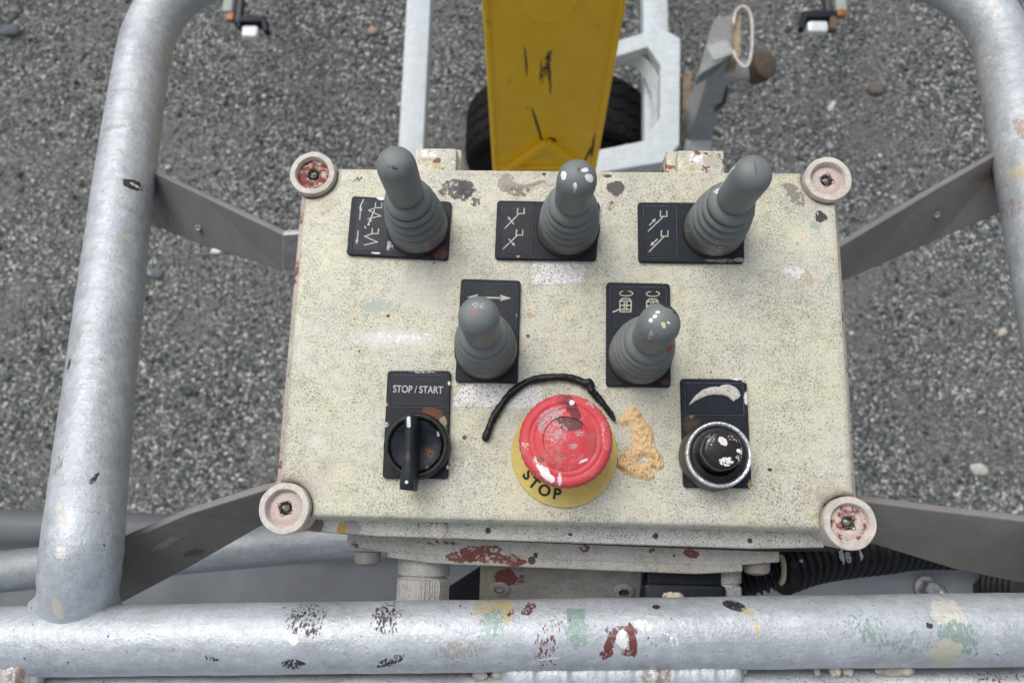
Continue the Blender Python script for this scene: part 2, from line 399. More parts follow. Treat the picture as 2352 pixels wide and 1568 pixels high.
# ================================================================== CHASSIS, WHEEL, OUTRIGGER, LAMPS, BOOM
frame_paint = silver('chassis_paint', base=(.47, .52, .55), metal=.0, rough=.5)
dark_steel = simple('dark_steel', (.045, .048, .05), .55, .3, dust=(.12, .1, .08, .4))
rusty = simple('rusted_edge', (.3, .25, .18), .8, 0, .5, 40, dust=(.16, .06, .02, .8))
def beam(a, b, wd, ht, up=(0, 0, 1), r=.004, bev=.003):
    a = np.asarray(a, float); b = np.asarray(b, float); d = b - a; L = np.linalg.norm(d)
    side = np.cross(np.asarray(up, float), d); Mx = frame(d, side); return rbox((a + b) / 2, (L, wd, ht), r, bev, Mx)
zc = -1.70
ch = thing('trailer_chassis', 'pale grey steel trailer frame of long bars and an angular hoop beside the tyre', 'trailer frame', (0, .9, -ZL))
a, b = P(950, -500, zc), P(957, 1500, zc); a2, b2 = P(1508, -500, zc), P(1508, 1500, zc)
bw = 62 * (CAM[2] - zc) / FPX
cx_l = P(955, 200, zc)[0]; cx_r = P(1506, 30, zc)[0]
obj('frame_bar', *beam((cx_l - .01, 2.6, zc - .035), (cx_l + .002, -1.3, zc - .035), bw, .07), frame_paint, ch, auto=40, label='left long bar of the frame')
obj('frame_bar', *beam((cx_r, 2.6, zc - .035), (cx_r, -1.3, zc - .035), bw, .07), frame_paint, ch, auto=40, label='right long bar of the frame')
obj('cross_bar', *beam((cx_l, -.75, zc - .1), (cx_r, -.75, zc - .1), .08, .06), frame_paint, ch, auto=40)
# angular hoop of flat box section round the wheel
zh = -1.60
outer = [(1405, 98), (1518, 62), (1563, 88), (1561, 332), (1527, 372), (1360, 400), (1330, 402)]
inner = [(1410, 132), (1488, 108), (1517, 150), (1516, 268), (1482, 322), (1370, 345), (1330, 352)]
R_ = []
for (ox, oy), (ix, iy) in zip(outer, inner):
    o_, i_ = P(ox, oy, zh), P(ix, iy, zh); R_.append([o_, i_, i_ - [0, 0, .06], o_ - [0, 0, .06]])
V_, F_ = loft([np.array(q) for q in R_]); bevel(obj('wheel_hoop', V_, F_, frame_paint, ch, smooth=False), .004)
V_, F_ = slab([P(1425, 150, zh - .03), P(1520, 100, zh - .03), P(1522, 285, zh - .05), P(1500, 275, zh - .05)], .006)
arc = [P(x, y, zh - .07) for x, y in ((1424, 140), (1455, 152), (1480, 178), (1496, 215), (1502, 260), (1498, 300))]
arc2 = [q + np.array([.022, .012, .035]) for q in arc]
parts = [slab([arc[k], arc[k + 1], arc2[k + 1], arc2[k]], .004) for k in range(5)]
obj('wheel_guard', *join(*parts), frame_paint, ch, smooth=False)

# tyre
tz = -1.99; tc = P(1282, 318, -1.97); tc[2] = -ZL + .315; R0 = .30
wh = thing('wheel', 'black rubber tyre with zigzag tread under the yellow boom, turned across the frame', 'wheel', (tc[0], tc[1], -ZL))
nT, nW = 420, 44; hw = .105; rings = []
for j in range(nW + 1):
    s = -1 + 2 * j / nW; y = s * hw
    prof = R0 * (1 - .10 * abs(s) ** 7) - (.05 * max(0, abs(s) - .88) / .12)
    ang = np.arange(nT) * 2 * math.pi / nT; r = np.full(nT, prof)
    if abs(s) < .9:
        for c0 in (-.62, -.21, .21, .62):
            dd = np.abs(s - c0 - .055 * np.arcsin(np.sin(ang * 30)) / 1.57) ; r -= .006 * (dd < .03)
        rb = (np.sin(ang * 60 + s * 5) > .93) & (abs(s) > .55); r -= .005 * rb
    rings.append(np.stack([tc[0] + r * np.cos(ang), np.full(nT, tc[1] + y), tc[2] + r * np.sin(ang)], 1))
def sidewall(sign):
    out = []
    for rr, yy in ((.262, .112), (.235, .118), (.205, .112), (.175, .095), (.168, .08)):
        ang = np.arange(nT) * 2 * math.pi / nT
        out.append(np.stack([tc[0] + rr * np.cos(ang), np.full(nT, tc[1] + sign * yy), tc[2] + rr * np.sin(ang)], 1))
    return out
V_, F_ = loft(sidewall(-1)[::-1] + rings + sidewall(1), False, False)
obj('tyre', V_, F_, simple('tyre_rubber', (.009, .0095, .011), .75, 0, .3, 25, dust=(.035, .033, .03, .25)), wh, auto=35)
V_, F_ = lathe([(.17, -.085), (.172, -.075), (.165, -.07), (.15, -.03), (.09, -.02), (.05, -.045), (.03, -.05), (0, -.05)], tc, (0, 1, 0), 48)
obj('rim', V_, F_, silver('rim_paint', base=(.4, .4, .4), metal=.3), wh, auto=35)
V_, F_ = lathe([(.17, .085), (.16, .07), (.1, .03), (0, .03)], tc, (0, 1, 0), 48); obj('rim', V_, F_, dark_steel, wh, auto=35)
obj('axle', *beam(tc - [0, .02, 0], tc - [0, -.32, 0], .06, .06, up=(1, 0, 0)), dark_steel, wh)

# boom
BO = (.062, .42)
def boomz(py): return CAM[2] - (1.035 + (1.53 - 1.035) * py / 395)
pT, pB = P(1272, 0, boomz(0)), P(1249.5, 395, boomz(395)); dB = pB - pT
Mx = frame(dB, (1, 0, 0)); up = Mx[:, 2] if Mx[2, 2] > 0 else -Mx[:, 2]
def onb(px, py, h=0.0):
    """point on the boom's upper face seen at a pixel, lifted by h"""
    d = Rm @ np.array([(px - CX) / FPX, (CY - py) / FPX, -1.0]); t = ((pT - CAM) @ up) / (d @ up); return CAM + d * t + up * h
def bs(px, py, rx, ry, ang, c, br, shp='e'):
    z_ = onb(px, py)[2]; q = .7 * abs(onb(px, py + 5)[1] - onb(px, py - 5)[1]) / 10 / ((CAM[2] - z_) / FPX)
    a_ = math.radians(ang); return (px, py, rx * math.hypot(math.cos(a_), math.sin(a_) * q), ry * math.hypot(math.sin(a_), math.cos(a_) * q), ang, c, br, shp, z_)
yel = M('boom_yellow', BO); aa = yel.noise(16, 5, .6); bb = yel.noise(70, 5, .7)
colr = yel.mix(yel.rng(aa, .35, .68), (.88, .50, .010), (.95, .58, .020)); colr = yel.mix(yel.math('MULTIPLY', yel.rng(bb, .6, .7), .35), colr, (.45, .28, .03))
colr = yel.stains(colr, [bs(*q) for q in ((1256, 150, 14, 9, 20, BLK, .42), (1262, 172, 4, 15, 35, BLK, .38), (1243, 165, 4, 12, -20, BLK, .42), (1208, 142, 3, 12, 28, BLK, .35),
    (1237, 298, 3.5, 20, 62, BLK, .2), (1267, 323, 11, 9, 0, BLK, .15), (1362, 335, 3, 20, -12, BLK, .3), (1352, 352, 9, 4, 20, BLK, .3), (1115, 62, 2, 5, 0, BLK, 0), (1126, 98, 2, 5, 0, BLK, .3),
    (1294, 125, 8, 30, 0, (.80, .52, .05), .45, 's'), (1170, 185, 9, 9, 0, (.42, .28, .04), .3, 's'), (1212, 250, 8, 12, 0, (.4, .25, .03), .3, 's'))], 0, amp=.004, wscale=90, bscale=240)
nb = yel.bump(aa, .3, .006); nb = yel.bump(bb, .35, .002, nb)
yel_m = yel.set(Base_Color=colr, Roughness=.38, Normal=nb)
wT = 2 * (P(1437, 0, boomz(0)) - pT)[0] * .97
bm = thing('boom_arm', 'yellow painted box-section boom sloping down behind the control box', 'boom', (BO[0], BO[1], -ZL))
a_ = pT - dB * .9; b_ = pB + dB * .9
L = np.linalg.norm(b_ - a_); wB = .206; hB = .24
V_, F_ = rbox((a_ + b_) / 2 - up * hB / 2, (L, wB, hB), .003, .006, np.column_stack([Mx[:, 0], Mx[:, 1] if np.dot(np.cross(Mx[:, 0], Mx[:, 1]), up) > 0 else -Mx[:, 1], up]))
obj('boom_section', V_, F_, yel_m, bm, auto=35)
def bplate(px_pts, t): 
    top = [onb(x, y, t) for x, y in px_pts]; bot = [onb(x, y, -.002) for x, y in px_pts]
    return loft([np.array(bot), np.array(top)])
o = obj('cover_plate', *bplate([(1183, -40), (1200, 12), (1226, 46), (1292, 46), (1322, 10), (1350, -40), (1345, -160), (1190, -160)], .006), yel_m, bm, smooth=False); bevel(o, .002)
for q in ([(1142, 393), (1150, 398), (1262, 326), (1252, 316)], [(1249, 327), (1262, 317), (1364, 390), (1354, 397)]):
    o = obj('weld_seam', *bplate(q, .011), yel_m, bm, smooth=False); bevel(o, .0025, 3)
o = obj('weld_seam', *bplate([(1140, 379), (1140, 386), (1364, 386), (1364, 379)], .005), yel_m, bm, smooth=False); bevel(o, .002, 3)
# edge flanges of the boom
for s_ in (-1, 1):
    e0 = a_ + np.array([1, 0, 0]) * s_ * (wB / 2 - .004); e1 = b_ + np.array([1, 0, 0]) * s_ * (wB / 2 - .004)
    obj('edge_bead', *sweep(np.array([e0 + (e1 - e0) * k / 20 for k in range(21)]), .0055, 10), yel_m, bm)

# outrigger with rusty head plate
zo = -1.35
og_ = thing('outrigger', 'grey folded outrigger leg with a rusty plate and wire loop, right of the angular hoop', 'outrigger', (*P(1600, 380, -1.9)[:2], -ZL))
og_paint = silver('outrigger_paint', base=(.30, .32, .33), metal=.0, rough=.55)
V_, F_ = slab([P(1640, 44, zo), P(1688, 30, zo), P(1690, 122, zo), P(1603, 175, zo)], .05); bevel(obj('head_plate', V_, F_, simple('head_plate_paint', (.19, .20, .195), .6, 0, .3, 30), og_, smooth=False), .004)
V_, F_ = slab([P(1686, 30, zo + .02), P(1704, 24, zo + .02), P(1702, 130, zo + .02), P(1686, 132, zo + .02)], .07); bevel(obj('edge_strip', V_, F_, rusty, og_, smooth=False), .003)
V_, F_ = slab([P(1640, 140, zo + .005), P(1690, 122, zo + .005), P(1682, 150, zo - .02), P(1628, 345, zo - .35), P(1568, 345, zo - .35)][0:2] + [P(1632, 330, zo - .35), P(1578, 330, zo - .35)], .05)
bevel(obj('leg', V_, F_, og_paint, og_, smooth=False), .004)
V_, F_ = slab([P(1576, 322, zo - .33), P(1636, 322, zo - .33), P(1622, 420, zo - .4), P(1556, 420, zo - .4)], .06); bevel(obj('foot', V_, F_, frame_paint, og_, smooth=False), .004)
V_, F_ = slab([P(1568, 172, zo - .3), P(1590, 162, zo - .3), P(1588, 300, zo - .35), P(1566, 330, zo - .35)], .1); bevel(obj('side_plate', V_, F_, rusty, og_, smooth=False), .003)
pth = catmull([P(x, y, zo + .03) for x, y in ((1684, 60), (1690, 28), (1703, 16), (1718, 22), (1727, 50), (1727, 110), (1720, 146), (1708, 154), (1692, 136), (1684, 118))], 5)
obj('wire_loop', *sweep(pth, .0038, 8), simple('white_wire', (.5, .49, .46), .6, 0, .3, 90, dust=(.2, .09, .03, .5)), og_)
V_, F_ = lathe([(.028, 0), (.028, .10), (.026, .102)], P(1655, 160, zo - .08), (1, .02, -.1), 24); obj('cylinder', V_, F_, silver('cylinder_zinc', base=(.42, .42, .41), metal=.3), og_, auto=40)
V_, F_ = lathe([(.028, 0), (.036, .002), (.038, .03), (.036, .05), (.030, .054), (0, .055)], P(1728, 165, zo - .10), (.45, -.1, .9), 28); obj('roller', V_, F_, simple('worn_roller', (.085, .065, .05), .8, 0, .35, 60), og_, auto=40)
V_, F_ = slab([P(1655, 196, zo - .16), P(1672, 198, zo - .16), P(1668, 238, zo - .18), P(1648, 254, zo - .18)], .1); obj('hook', V_, F_, dark_steel, og_, smooth=False)

# lamps
def lamp(bar, legs, lens, refl, post, cover, label):
    zl = -1.95; k = (CAM[2] - zl) / FPX; c = P(bar[0], bar[1], zl)
    t = thing('marker_lamp', label, 'lamp', (c[0], c[1], -ZL), 'lamps on the far end of the trailer')
    blk = simple('lamp_black', (.010, .012, .018), .5); brn = simple('lamp_rust', (.12, .07, .035), .7)
    obj('housing', *rbox(c, (bar[2] * k, bar[3] * k, .05), .006, .004), blk, t, auto=40)
    for (x, y, w_, h_, sl, mt) in legs:
        obj('hood', *rbox(P(x, y, zl + .01), (w_ * k, h_ * k, .03), .004, .003, frame((1, sl, 0), (-sl, 1, 0))), blk if mt == 0 else brn, t, auto=40)
    obj('lens', *rbox(P(lens[0], lens[1], zl + .012), (lens[2] * k, lens[3] * k, .03), .012, .010), simple('lamp_lens', (.62, .65, .68), .15, 0, .25, 22, coat=.5), t, auto=40)
    obj('reflector', *rbox(P(refl[0], refl[1], zl + .012), (refl[2] * k, refl[3] * k, .02), .004, .003), simple('amber_reflector', (.25, .075, .012), .35, 0, .4), t, auto=40)
    q = P(post, 0, zl); obj('post', *beam((q[0], c[1] + .01, zl - .03), (q[0], 2.42, zl - .03), 18 * k, .03), dark_steel, t, auto=40)
    q = P(cover[0], cover[1], zl); obj('post_cover', *beam((q[0], q[1], zl - .005), (q[0], 2.40, zl - .005), 26 * k, .02), simple('post_grey', (.3, .32, .29), .6), t, auto=40)
lamp((584, 53, 70, 17), [(611, 64, 13, 34, .25, 0), (552, 60, 8, 24, 0, 0)], (576, 77, 44, 34), (530, 41, 20, 22), 544, (522, 28), 'small black lamp with a white lens in front of the left guard tube bend')
lamp((1879, 42, 84, 20), [(1843, 56, 14, 38, -.25, 0), (1911, 58, 16, 36, -.1, 1)], (1876, 66, 52, 32), (1931, 33, 20, 20), 1908, (1933, 26), 'small black lamp with white lens and orange reflector right of the outrigger')
obj('lamp_beam', *beam((-1.6, 2.44, -1.97), (1.5, 2.44, -1.97), .08, .06), frame_paint, ch, auto=40)

# ================================================================== WORK PLATFORM BELOW
plat = thing('work_platform', 'grey painted metal platform with a side tube below the guard rail', 'work platform', (0, -.45, -.5))
plat_m = simple('platform_paint', (.17, .178, .19), .5, .1, .18, 12, bscale=80, bstr=.25, bdist=.001, dust=(.12, .105, .095, .3))
zp = -.42
far = [P(-260, 1262, zp), P(2600, 1250, zp)]
ytop = P(400, 1262, zp)[1]; x0, x1 = -.75, .66
yr = lambda x: ytop + .004 * math.sin(x * 4)
secs = []
for yy, zz_ in ((-.9, zp), (ytop - .012, zp), (ytop - .006, zp + .003), (ytop, zp + .012), (ytop + .004, zp + .024), (ytop + .012, zp + .034), (ytop + .024, zp + .038), (ytop + .037, zp + .036)):
    secs.append([(x, yy + .012 * (1 if x > 0 else 0) * 0, zz_) for x in np.linspace(x0, x1, 12)])
S_ = np.array(secs); ns, nxx = S_.shape[:2]; V_ = np.concatenate([S_.reshape(-1, 3), S_.reshape(-1, 3) - [0, 0, .004]])
F_ = [[j * nxx + i, j * nxx + i + 1, (j + 1) * nxx + i + 1, (j + 1) * nxx + i] for j in range(ns - 1) for i in range(nxx - 1)]
F_ += [[q + ns * nxx for q in f][::-1] for f in F_]
F_ += [[(ns - 1) * nxx + i + 1, (ns - 1) * nxx + i, (ns - 1) * nxx + i + ns * nxx, (ns - 1) * nxx + i + 1 + ns * nxx] for i in range(nxx - 1)]
obj('floor_plate', V_, F_, plat_m, plat)
zt = -.26
tube_m = silver('platform_tube_paint', base=(.24, .262, .28), metal=.25, rough=.38)
pth = catmull([P(-300, 1335, zt), P(0, 1312, zt), P(400, 1272, zt), P(800, 1238, zt), P(1200, 1225, zt), P(1700, 1225, zt - .05)], 8)
obj('side_tube', *sweep(pth, .0175, 24), tube_m, plat)
# black sheet put in as the shade of the opening beside the bracket
V_, F_ = slab([P(1108, 1296, -.16), P(1108, 1392, -.16), P(1020, 1392, -.2), P(1032, 1345, -.2)], .01); obj('shade_sheet', V_, F_, simple('shadowed_black', (.006, .006, .009), .7), plat, smooth=False)
bolt_m = simple('zinc_bolt', (.3, .31, .33), .4, .8, .3, 200, dust=(.14, .09, .05, .4))
def bolt(px, py, z, r, h, parent, name='bolt', axis=(0, 0, 1), mat=bolt_m):
    c = P(px, py, z)
    V1 = lathe([(r * 1.35, 0), (r * 1.35, h * .12), (r * .98, h * .14)], c, axis, 28)
    V2 = lathe([(r, h * .13), (r, h * .85), (r * .86, h), (0, h)], c, axis, 6)
    return obj(name, *join(V1, V2), mat, parent, auto=30)
bolt(2126, 1350, zp + .002, .0085, .016, plat)
V_, F_ = lathe([(.006, 0), (.006, .0015), (.0035, .0015), (.003, -.001)], P(2158, 1356, zp + .002), seg=16); obj('rivet', V_, F_, bolt_m, plat)
V_, F_ = lathe([(.005, 0), (.006, .001), (.003, .003), (0, .003)], P(2078, 1308, zp + .002), seg=18); obj('rivet', V_, F_, simple('yellowed_washer', (.45, .42, .28), .5), plat)
# black sleeve at the far right
c = P(2318, 1352, zp)
prof = [(.036, 0)]
for k in range(6): prof += [(.028, .006 + k * .010), (.034, .010 + k * .010), (.034, .013 + k * .010)]
prof += [(.024, .066), (.018, .066), (.016, .02)]
V_, F_ = lathe(prof, c - [0, 0, .0], (0, .05, 1), 36); 
slv = thing('rubber_gaiter', 'black ribbed rubber gaiter on the platform under the lower right bracket', 'gaiter', tuple(c)); obj('sleeve', V_, F_, simple('gaiter_rubber', (.012, .013, .016), .45), slv, auto=50)

# ================================================================== GUARD RAIL
gr = thing('guard_rail', 'silver painted bent tube guard round the control box, spattered with old paint', 'guard rail', (0, 0, 0))
ztop = -.009
st_low = [
    (690, 1425, 42, 32, 12, BRN, .50), (705, 1448, 30, 16, 0, BRN, .53), (700, 1415, 36, 7, 8, BLK, .5), (880, 1418, 33, 22, 15, BRN, .47), (880, 1443, 34, 12, -20, BRN, .52), (671, 1471, 10, 11, 20, WHT, 0),
    (665, 1530, 27, 10, 0, BLK, .42), (893, 1522, 34, 9, 22, BLK, .45), (481, 1513, 14, 9, -10, BLK, .47),
    (1130, 1400, 42, 24, 0, YEL, .47), (1160, 1412, 18, 22, 0, YEL, .42), (1130, 1432, 26, 24, 0, TEAL, .42), (1214, 1402, 17, 9, 30, RED, .42), (1171, 1412, 12, 7, 30, RED, .5),
    (1324, 1418, 19, 14, 0, TEAL, 0, 'r'), (1325, 1450, 21, 36, 0, TEAL, .36), (1345, 1455, 10, 40, 0, TEAL, .5),
    (1265, 1462, 34, 9, -50, RED, .53), (1250, 1500, 22, 40, 10, RED, .53), (1290, 1435, 40, 22, 0, RED, .60),
    (1405, 1470, 9, 30, -25, RED, .36), (1453, 1472, 9, 34, 8, RED, .30), (1430, 1450, 34, 10, 0, RED, .40), (1393, 1505, 15, 10, 30, RED, .42), (1444, 1500, 13, 8, -5, RED, .4), (1430, 1468, 13, 18, 0, WHT, .35),
    (1482, 1437, 26, 9, -10, WHT, .46), (1698, 1395, 23, 9, -6, BLK, .32), (1726, 1408, 14, 6, -25, YEL, .4),
    (2188, 1412, 33, 26, 0, (.62, .6, .52), .28), (2200, 1470, 38, 38, -20, TEAL, .36), (2182, 1500, 33, 26, 0, (.5, .48, .38), .3), (2010, 1450, 54, 30, -30, TEAL, .50), (2090, 1480, 70, 26, 0, TEAL, .54),
    (1050, 1495, 55, 16, 8, (.36, .33, .3), .45), (330, 1482, 34, 22, 0, (.36, .42, .4), .4, 's'), (1540, 1468, 16, 26, 30, WHT, .55), (1742, 1443, 5, 14, 0, YEL, .4), (950, 1448, 12, 4, 60, WHT, .3),
    (1260, 1516, 24, 3, 8, WHT, .2), (1513, 1398, 8, 4, 0, BLK, .2), (2140, 1438, 8, 6, 0, BLK, .4)]
low_m = silver('lower_rail_paint', st_low, ztop)
zr = -.030
pa, pb = P(-700, 1481, zr), P(3050, 1435, zr)
path = np.array([pa + (pb - pa) * k / 160 for k in range(161)])
def dent(i, ang, r):
    return r * (1 + .006 * np.sin(i * .37 + 2 * ang) + .004 * np.sin(i * 1.3 + ang))
obj('lower_rail', *sweep(path, .0189, 48, rf=dent), low_m, gr, label='wide straight lower tube with heavy paint splashes')
def hz(py): return -.018 - .135 * (1250 - py) / 1100 if py < 1250 else -.018 - .019 * (py - 1250) / 190
L_ = [(174, 1462), (176, 1424), (178, 1385), (190, 1250), (208, 1080), (228, 900), (257, 650), (288, 400), (326, 150), (346, 72), (383, 10), (446, -40), (530, -66), (700, -74)]
R2 = [(2545, 1452), (2540, 1415), (2530, 1380), (2514, 1250), (2490, 1080), (2452, 880), (2420, 710), (2368, 440), (2318, 180), (2294, 78), (2250, 14), (2190, -34), (2110, -60), (1900, -74)]
mid = [(1000, -74), (1300, -74), (1600, -74)]
pts = [P(x, y, hz(y)) for x, y in L_ + mid + R2[::-1]]
pth = catmull(pts, 9)
dj = np.minimum(np.linalg.norm(pth - pth[0], axis=1), np.linalg.norm(pth - pth[-1], axis=1))
rad_ = .0212 - .0050 * np.clip(1 - dj / .040, 0, 1) ** 1.1
capz = np.minimum(1, dj / .003 + .5)
def dent2(i, ang, r):
    d = dj[i]; fl = .0075 * math.exp(-max(d - .0185, 0) / .006) * np.abs(np.cos(ang)) ** 3 
    nz = np.array([mnoise.noise(Vector((i * .6, math.cos(a) * 2.2, math.sin(a) * 2.2))) for a in ang]) * (.07 * math.exp(-max(d - .01, 0) / .012) + .012)
    return (r + fl) * (1 + .004 * np.sin(i * .5 + 2 * ang) + nz)
def hs_(py): return hz(py) + .021
def hst(x, y, *a): return (x, y, *a[:5], a[5] if len(a) > 5 else 'e', hs_(y))
st_hoop = [hst(300, 421, 17, 13, -30, BLK, 0), hst(305, 421, 10, 4, -30, WHT, .45), hst(311, 700, 8, 38, 12, BRN, .38), hst(304, 668, 6, 14, 0, BLK, .42), hst(157, 836, 5, 13, 0, BLK, .35), hst(288, 545, 13, 9, 0, (.5, .46, .4), .35),
    hst(219, 1098, 5, 14, 0, BLK, .42), hst(144, 1164, 9, 9, 0, (.55, .52, .45), 0), hst(158, 1195, 8, 10, 0, (.5, .42, .36), 0), hst(144, 1268, 11, 13, 0, (.62, .6, .57), 0), hst(140, 1396, 12, 22, 0, (.6, .57, .5), 0),
    hst(265, 298, 30, 8, 10, (.34, .31, .31), .35), hst(185, 770, 11, 13, 0, (.42, .36, .33), .38), hst(135, 1070, 12, 24, 0, (.3, .2, .16), .5), hst(262, 1040, 22, 30, 0, (.42, .42, .42), .5), hst(365, 100, 14, 24, 0, (.46, .38, .4), .52), hst(278, 355, 12, 16, 0, (.4, .33, .3), .52), hst(300, 480, 8, 22, 0, (.35, .25, .2), .53),
    hst(2345, 300, 14, 34, 0, (.32, .25, .22), .38), hst(2352, 395, 22, 34, 0, (.5, .44, .26), .47), hst(2340, 460, 14, 28, 0, (.34, .28, .25), .5), hst(2286, 20, 16, 16, 0, (.48, .4, .38), .5), hst(2262, 280, 5, 60, 0, (.3, .26, .24), .56)]
obj('bent_tube', *sweep(pth, rad_, 44, rf=dent2), silver('bent_tube_paint', st_hoop, 0), gr, label='upright bent tube looping round the control box')
# second bar welded under the lower rail
pa, pb = P(-500, 1603, -.040), P(2900, 1588, -.040)
path = np.array([pa + (pb - pa) * k / 120 for k in range(121)])
obj('under_bar', *sweep(path, .0128, 20), silver('under_bar_paint', [(1300, 1562, 260, 10, 0, WHT, .5), (2100, 1560, 300, 10, 0, WHT, .45), (1900, 1560, 160, 10, 0, TEAL, .56), (2300, 1558, 70, 14, 0, RED, .55)], -.03, base=(.5, .52, .55)), gr)
def weld(px0, px1, pyf, r, z, mat, seed, parent=gr, amp=.22, name='weld_bead', label=None):
    n = max(12, int(abs(px1 - px0) / 7)); p = np.array([P(px0 + (px1 - px0) * k / n, pyf(px0 + (px1 - px0) * k / n), z) for k in range(n + 1)])
    rr = np.array([r * (1 + amp * mnoise.noise(Vector((k * .45, seed, 0)))) * min(1, .35 + min(k, n - k) * .25) for k in range(n + 1)])
    def rf(i, ang, r_): return r_ * (1 + .12 * np.array([mnoise.noise(Vector((i * .7, math.cos(a) * 1.7, math.sin(a) * 1.7 + seed))) for a in ang]))
    obj(name, *sweep(p, rr, 16, rf=rf), mat, parent, label=label)
wm = silver('weld_paint', base=(.44, .475, .50), wear=.02)
weld(1150, 1705, lambda x: 1546 - (x - 1150) * .006, .0118, -.034, wm, 3, label='lumpy painted weld joining the lower rail and the bar below')
weld(-60, 105, lambda x: 1518 + x * .25, .0150, -.030, silver('old_weld', base=(.50, .48, .48), wear=.02, metal=.1), 9, amp=.5, label='rough pinkish weld at the lower left corner')
grime = simple('dried_paint_drips', (.45, .42, .37), .7, 0, .5, 90, dust=(.1, .08, .07, .7))
for k, (x, y, r) in enumerate([(1290 / 1.0 - 0, 1546, .0), (1300, 1549, .0)]): pass
for k, (x0_, x1_, yy) in enumerate([(1085, 1120, 1550), (1130, 1165, 1546), (1700, 1716, 1535), (1870, 1882, 1541), (1905, 1932, 1541), (1935, 1960, 1540), (1300, 1340, 1540), (2010, 2100, 1540)]):
    weld(x0_, x1_, lambda x, yy=yy: yy, .0028, -.032, grime, 20 + k, amp=.5, name='dried_drip')
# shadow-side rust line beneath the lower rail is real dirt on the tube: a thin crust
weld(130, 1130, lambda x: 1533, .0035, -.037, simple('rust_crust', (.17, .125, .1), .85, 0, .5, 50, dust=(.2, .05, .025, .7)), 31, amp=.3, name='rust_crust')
for k, (x, y, r_, st) in enumerate(((138, 1500, .0030, .25), (300, 1470, .0022, .25))):
    V_, F_ = lathe([(math.sin(a) * r_ * 1.5, math.cos(a) * r_ * st) for a in np.linspace(math.pi, 0, 8)], P(x, y, -.0115 - .0006 * abs(y - 1458) / 10), (.1, -.1, 1), 18, rf=lambda kk, a, r, k=k: r * (1 + .25 * np.sin(2 * a + k) + .12 * np.sin(5 * a + k)))
    obj('weld_spatter', V_, F_, low_m, gr)
# flat brackets between guard and box, grey darkened for the operator's shade
brk = M('bracket_shade_grey'); a1 = brk.noise(30, 5, .7); a2 = brk.noise(500, 3, .7)
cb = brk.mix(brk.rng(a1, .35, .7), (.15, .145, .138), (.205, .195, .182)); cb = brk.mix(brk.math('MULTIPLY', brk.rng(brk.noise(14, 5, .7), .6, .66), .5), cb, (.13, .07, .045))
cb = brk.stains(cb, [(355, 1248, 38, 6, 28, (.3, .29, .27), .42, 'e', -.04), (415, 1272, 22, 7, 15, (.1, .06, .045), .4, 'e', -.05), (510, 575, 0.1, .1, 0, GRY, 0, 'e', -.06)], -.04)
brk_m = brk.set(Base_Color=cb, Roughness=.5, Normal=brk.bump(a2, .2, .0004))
def bracket(top, bot, t=.005, label=None, hook=None):
    """flat bar given by its upper and lower long edges (px, py, z)"""
    rings = []
    T_ = [P(*q) for q in top]; B_ = [P(*q) for q in bot]
    for a, b in zip(T_, B_):
        rings.append((a, b))
    out = []
    n = len(rings)
    for k in range(n):
        a, b = rings[k]; d = rings[min(k + 1, n - 1)][0] - rings[max(k - 1, 0)][0]
        nn = np.cross(d, b - a); nn /= np.linalg.norm(nn)
        if nn[2] < 0: nn = -nn
        out.append(np.array([a, b, b - nn * t, a - nn * t]))
    V_, F_ = loft(out)
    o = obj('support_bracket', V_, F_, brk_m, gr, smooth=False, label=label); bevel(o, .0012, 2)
    return o
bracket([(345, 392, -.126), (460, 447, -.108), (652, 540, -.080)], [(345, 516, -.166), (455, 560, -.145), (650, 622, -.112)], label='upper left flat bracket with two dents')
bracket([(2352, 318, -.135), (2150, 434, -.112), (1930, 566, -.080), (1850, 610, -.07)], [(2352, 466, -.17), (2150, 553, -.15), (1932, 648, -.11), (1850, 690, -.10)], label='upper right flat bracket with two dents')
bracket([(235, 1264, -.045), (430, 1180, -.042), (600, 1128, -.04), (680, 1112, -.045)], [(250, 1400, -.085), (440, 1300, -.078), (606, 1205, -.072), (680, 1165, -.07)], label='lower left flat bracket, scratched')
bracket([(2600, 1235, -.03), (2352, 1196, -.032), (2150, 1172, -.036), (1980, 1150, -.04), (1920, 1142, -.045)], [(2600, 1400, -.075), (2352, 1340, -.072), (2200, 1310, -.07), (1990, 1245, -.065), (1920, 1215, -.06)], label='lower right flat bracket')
for (x, y, z) in ((482, 481, -.116), (455, 524, -.130), (2126, 466, -.118), (2152, 494, -.130)):
    V_, F_ = lathe([(.0022, -.004), (.0024, .0004), (.0016, .0007), (.0010, .0000), (0, -.0006)], P(x, y, z), (0, -.4, .9), 18); obj('dent_rim', V_, F_, simple('dent_rim', (.26, .25, .235), .5), gr)
V_, F_ = slab([P(649, 540, -.079), P(704, 536, -.079), P(702, 621, -.108), P(647, 623, -.111)], .005); bevel(obj('bracket_tab', V_, F_, silver('tab_steel', base=(.36, .36, .36)), gr, smooth=False), .0012)

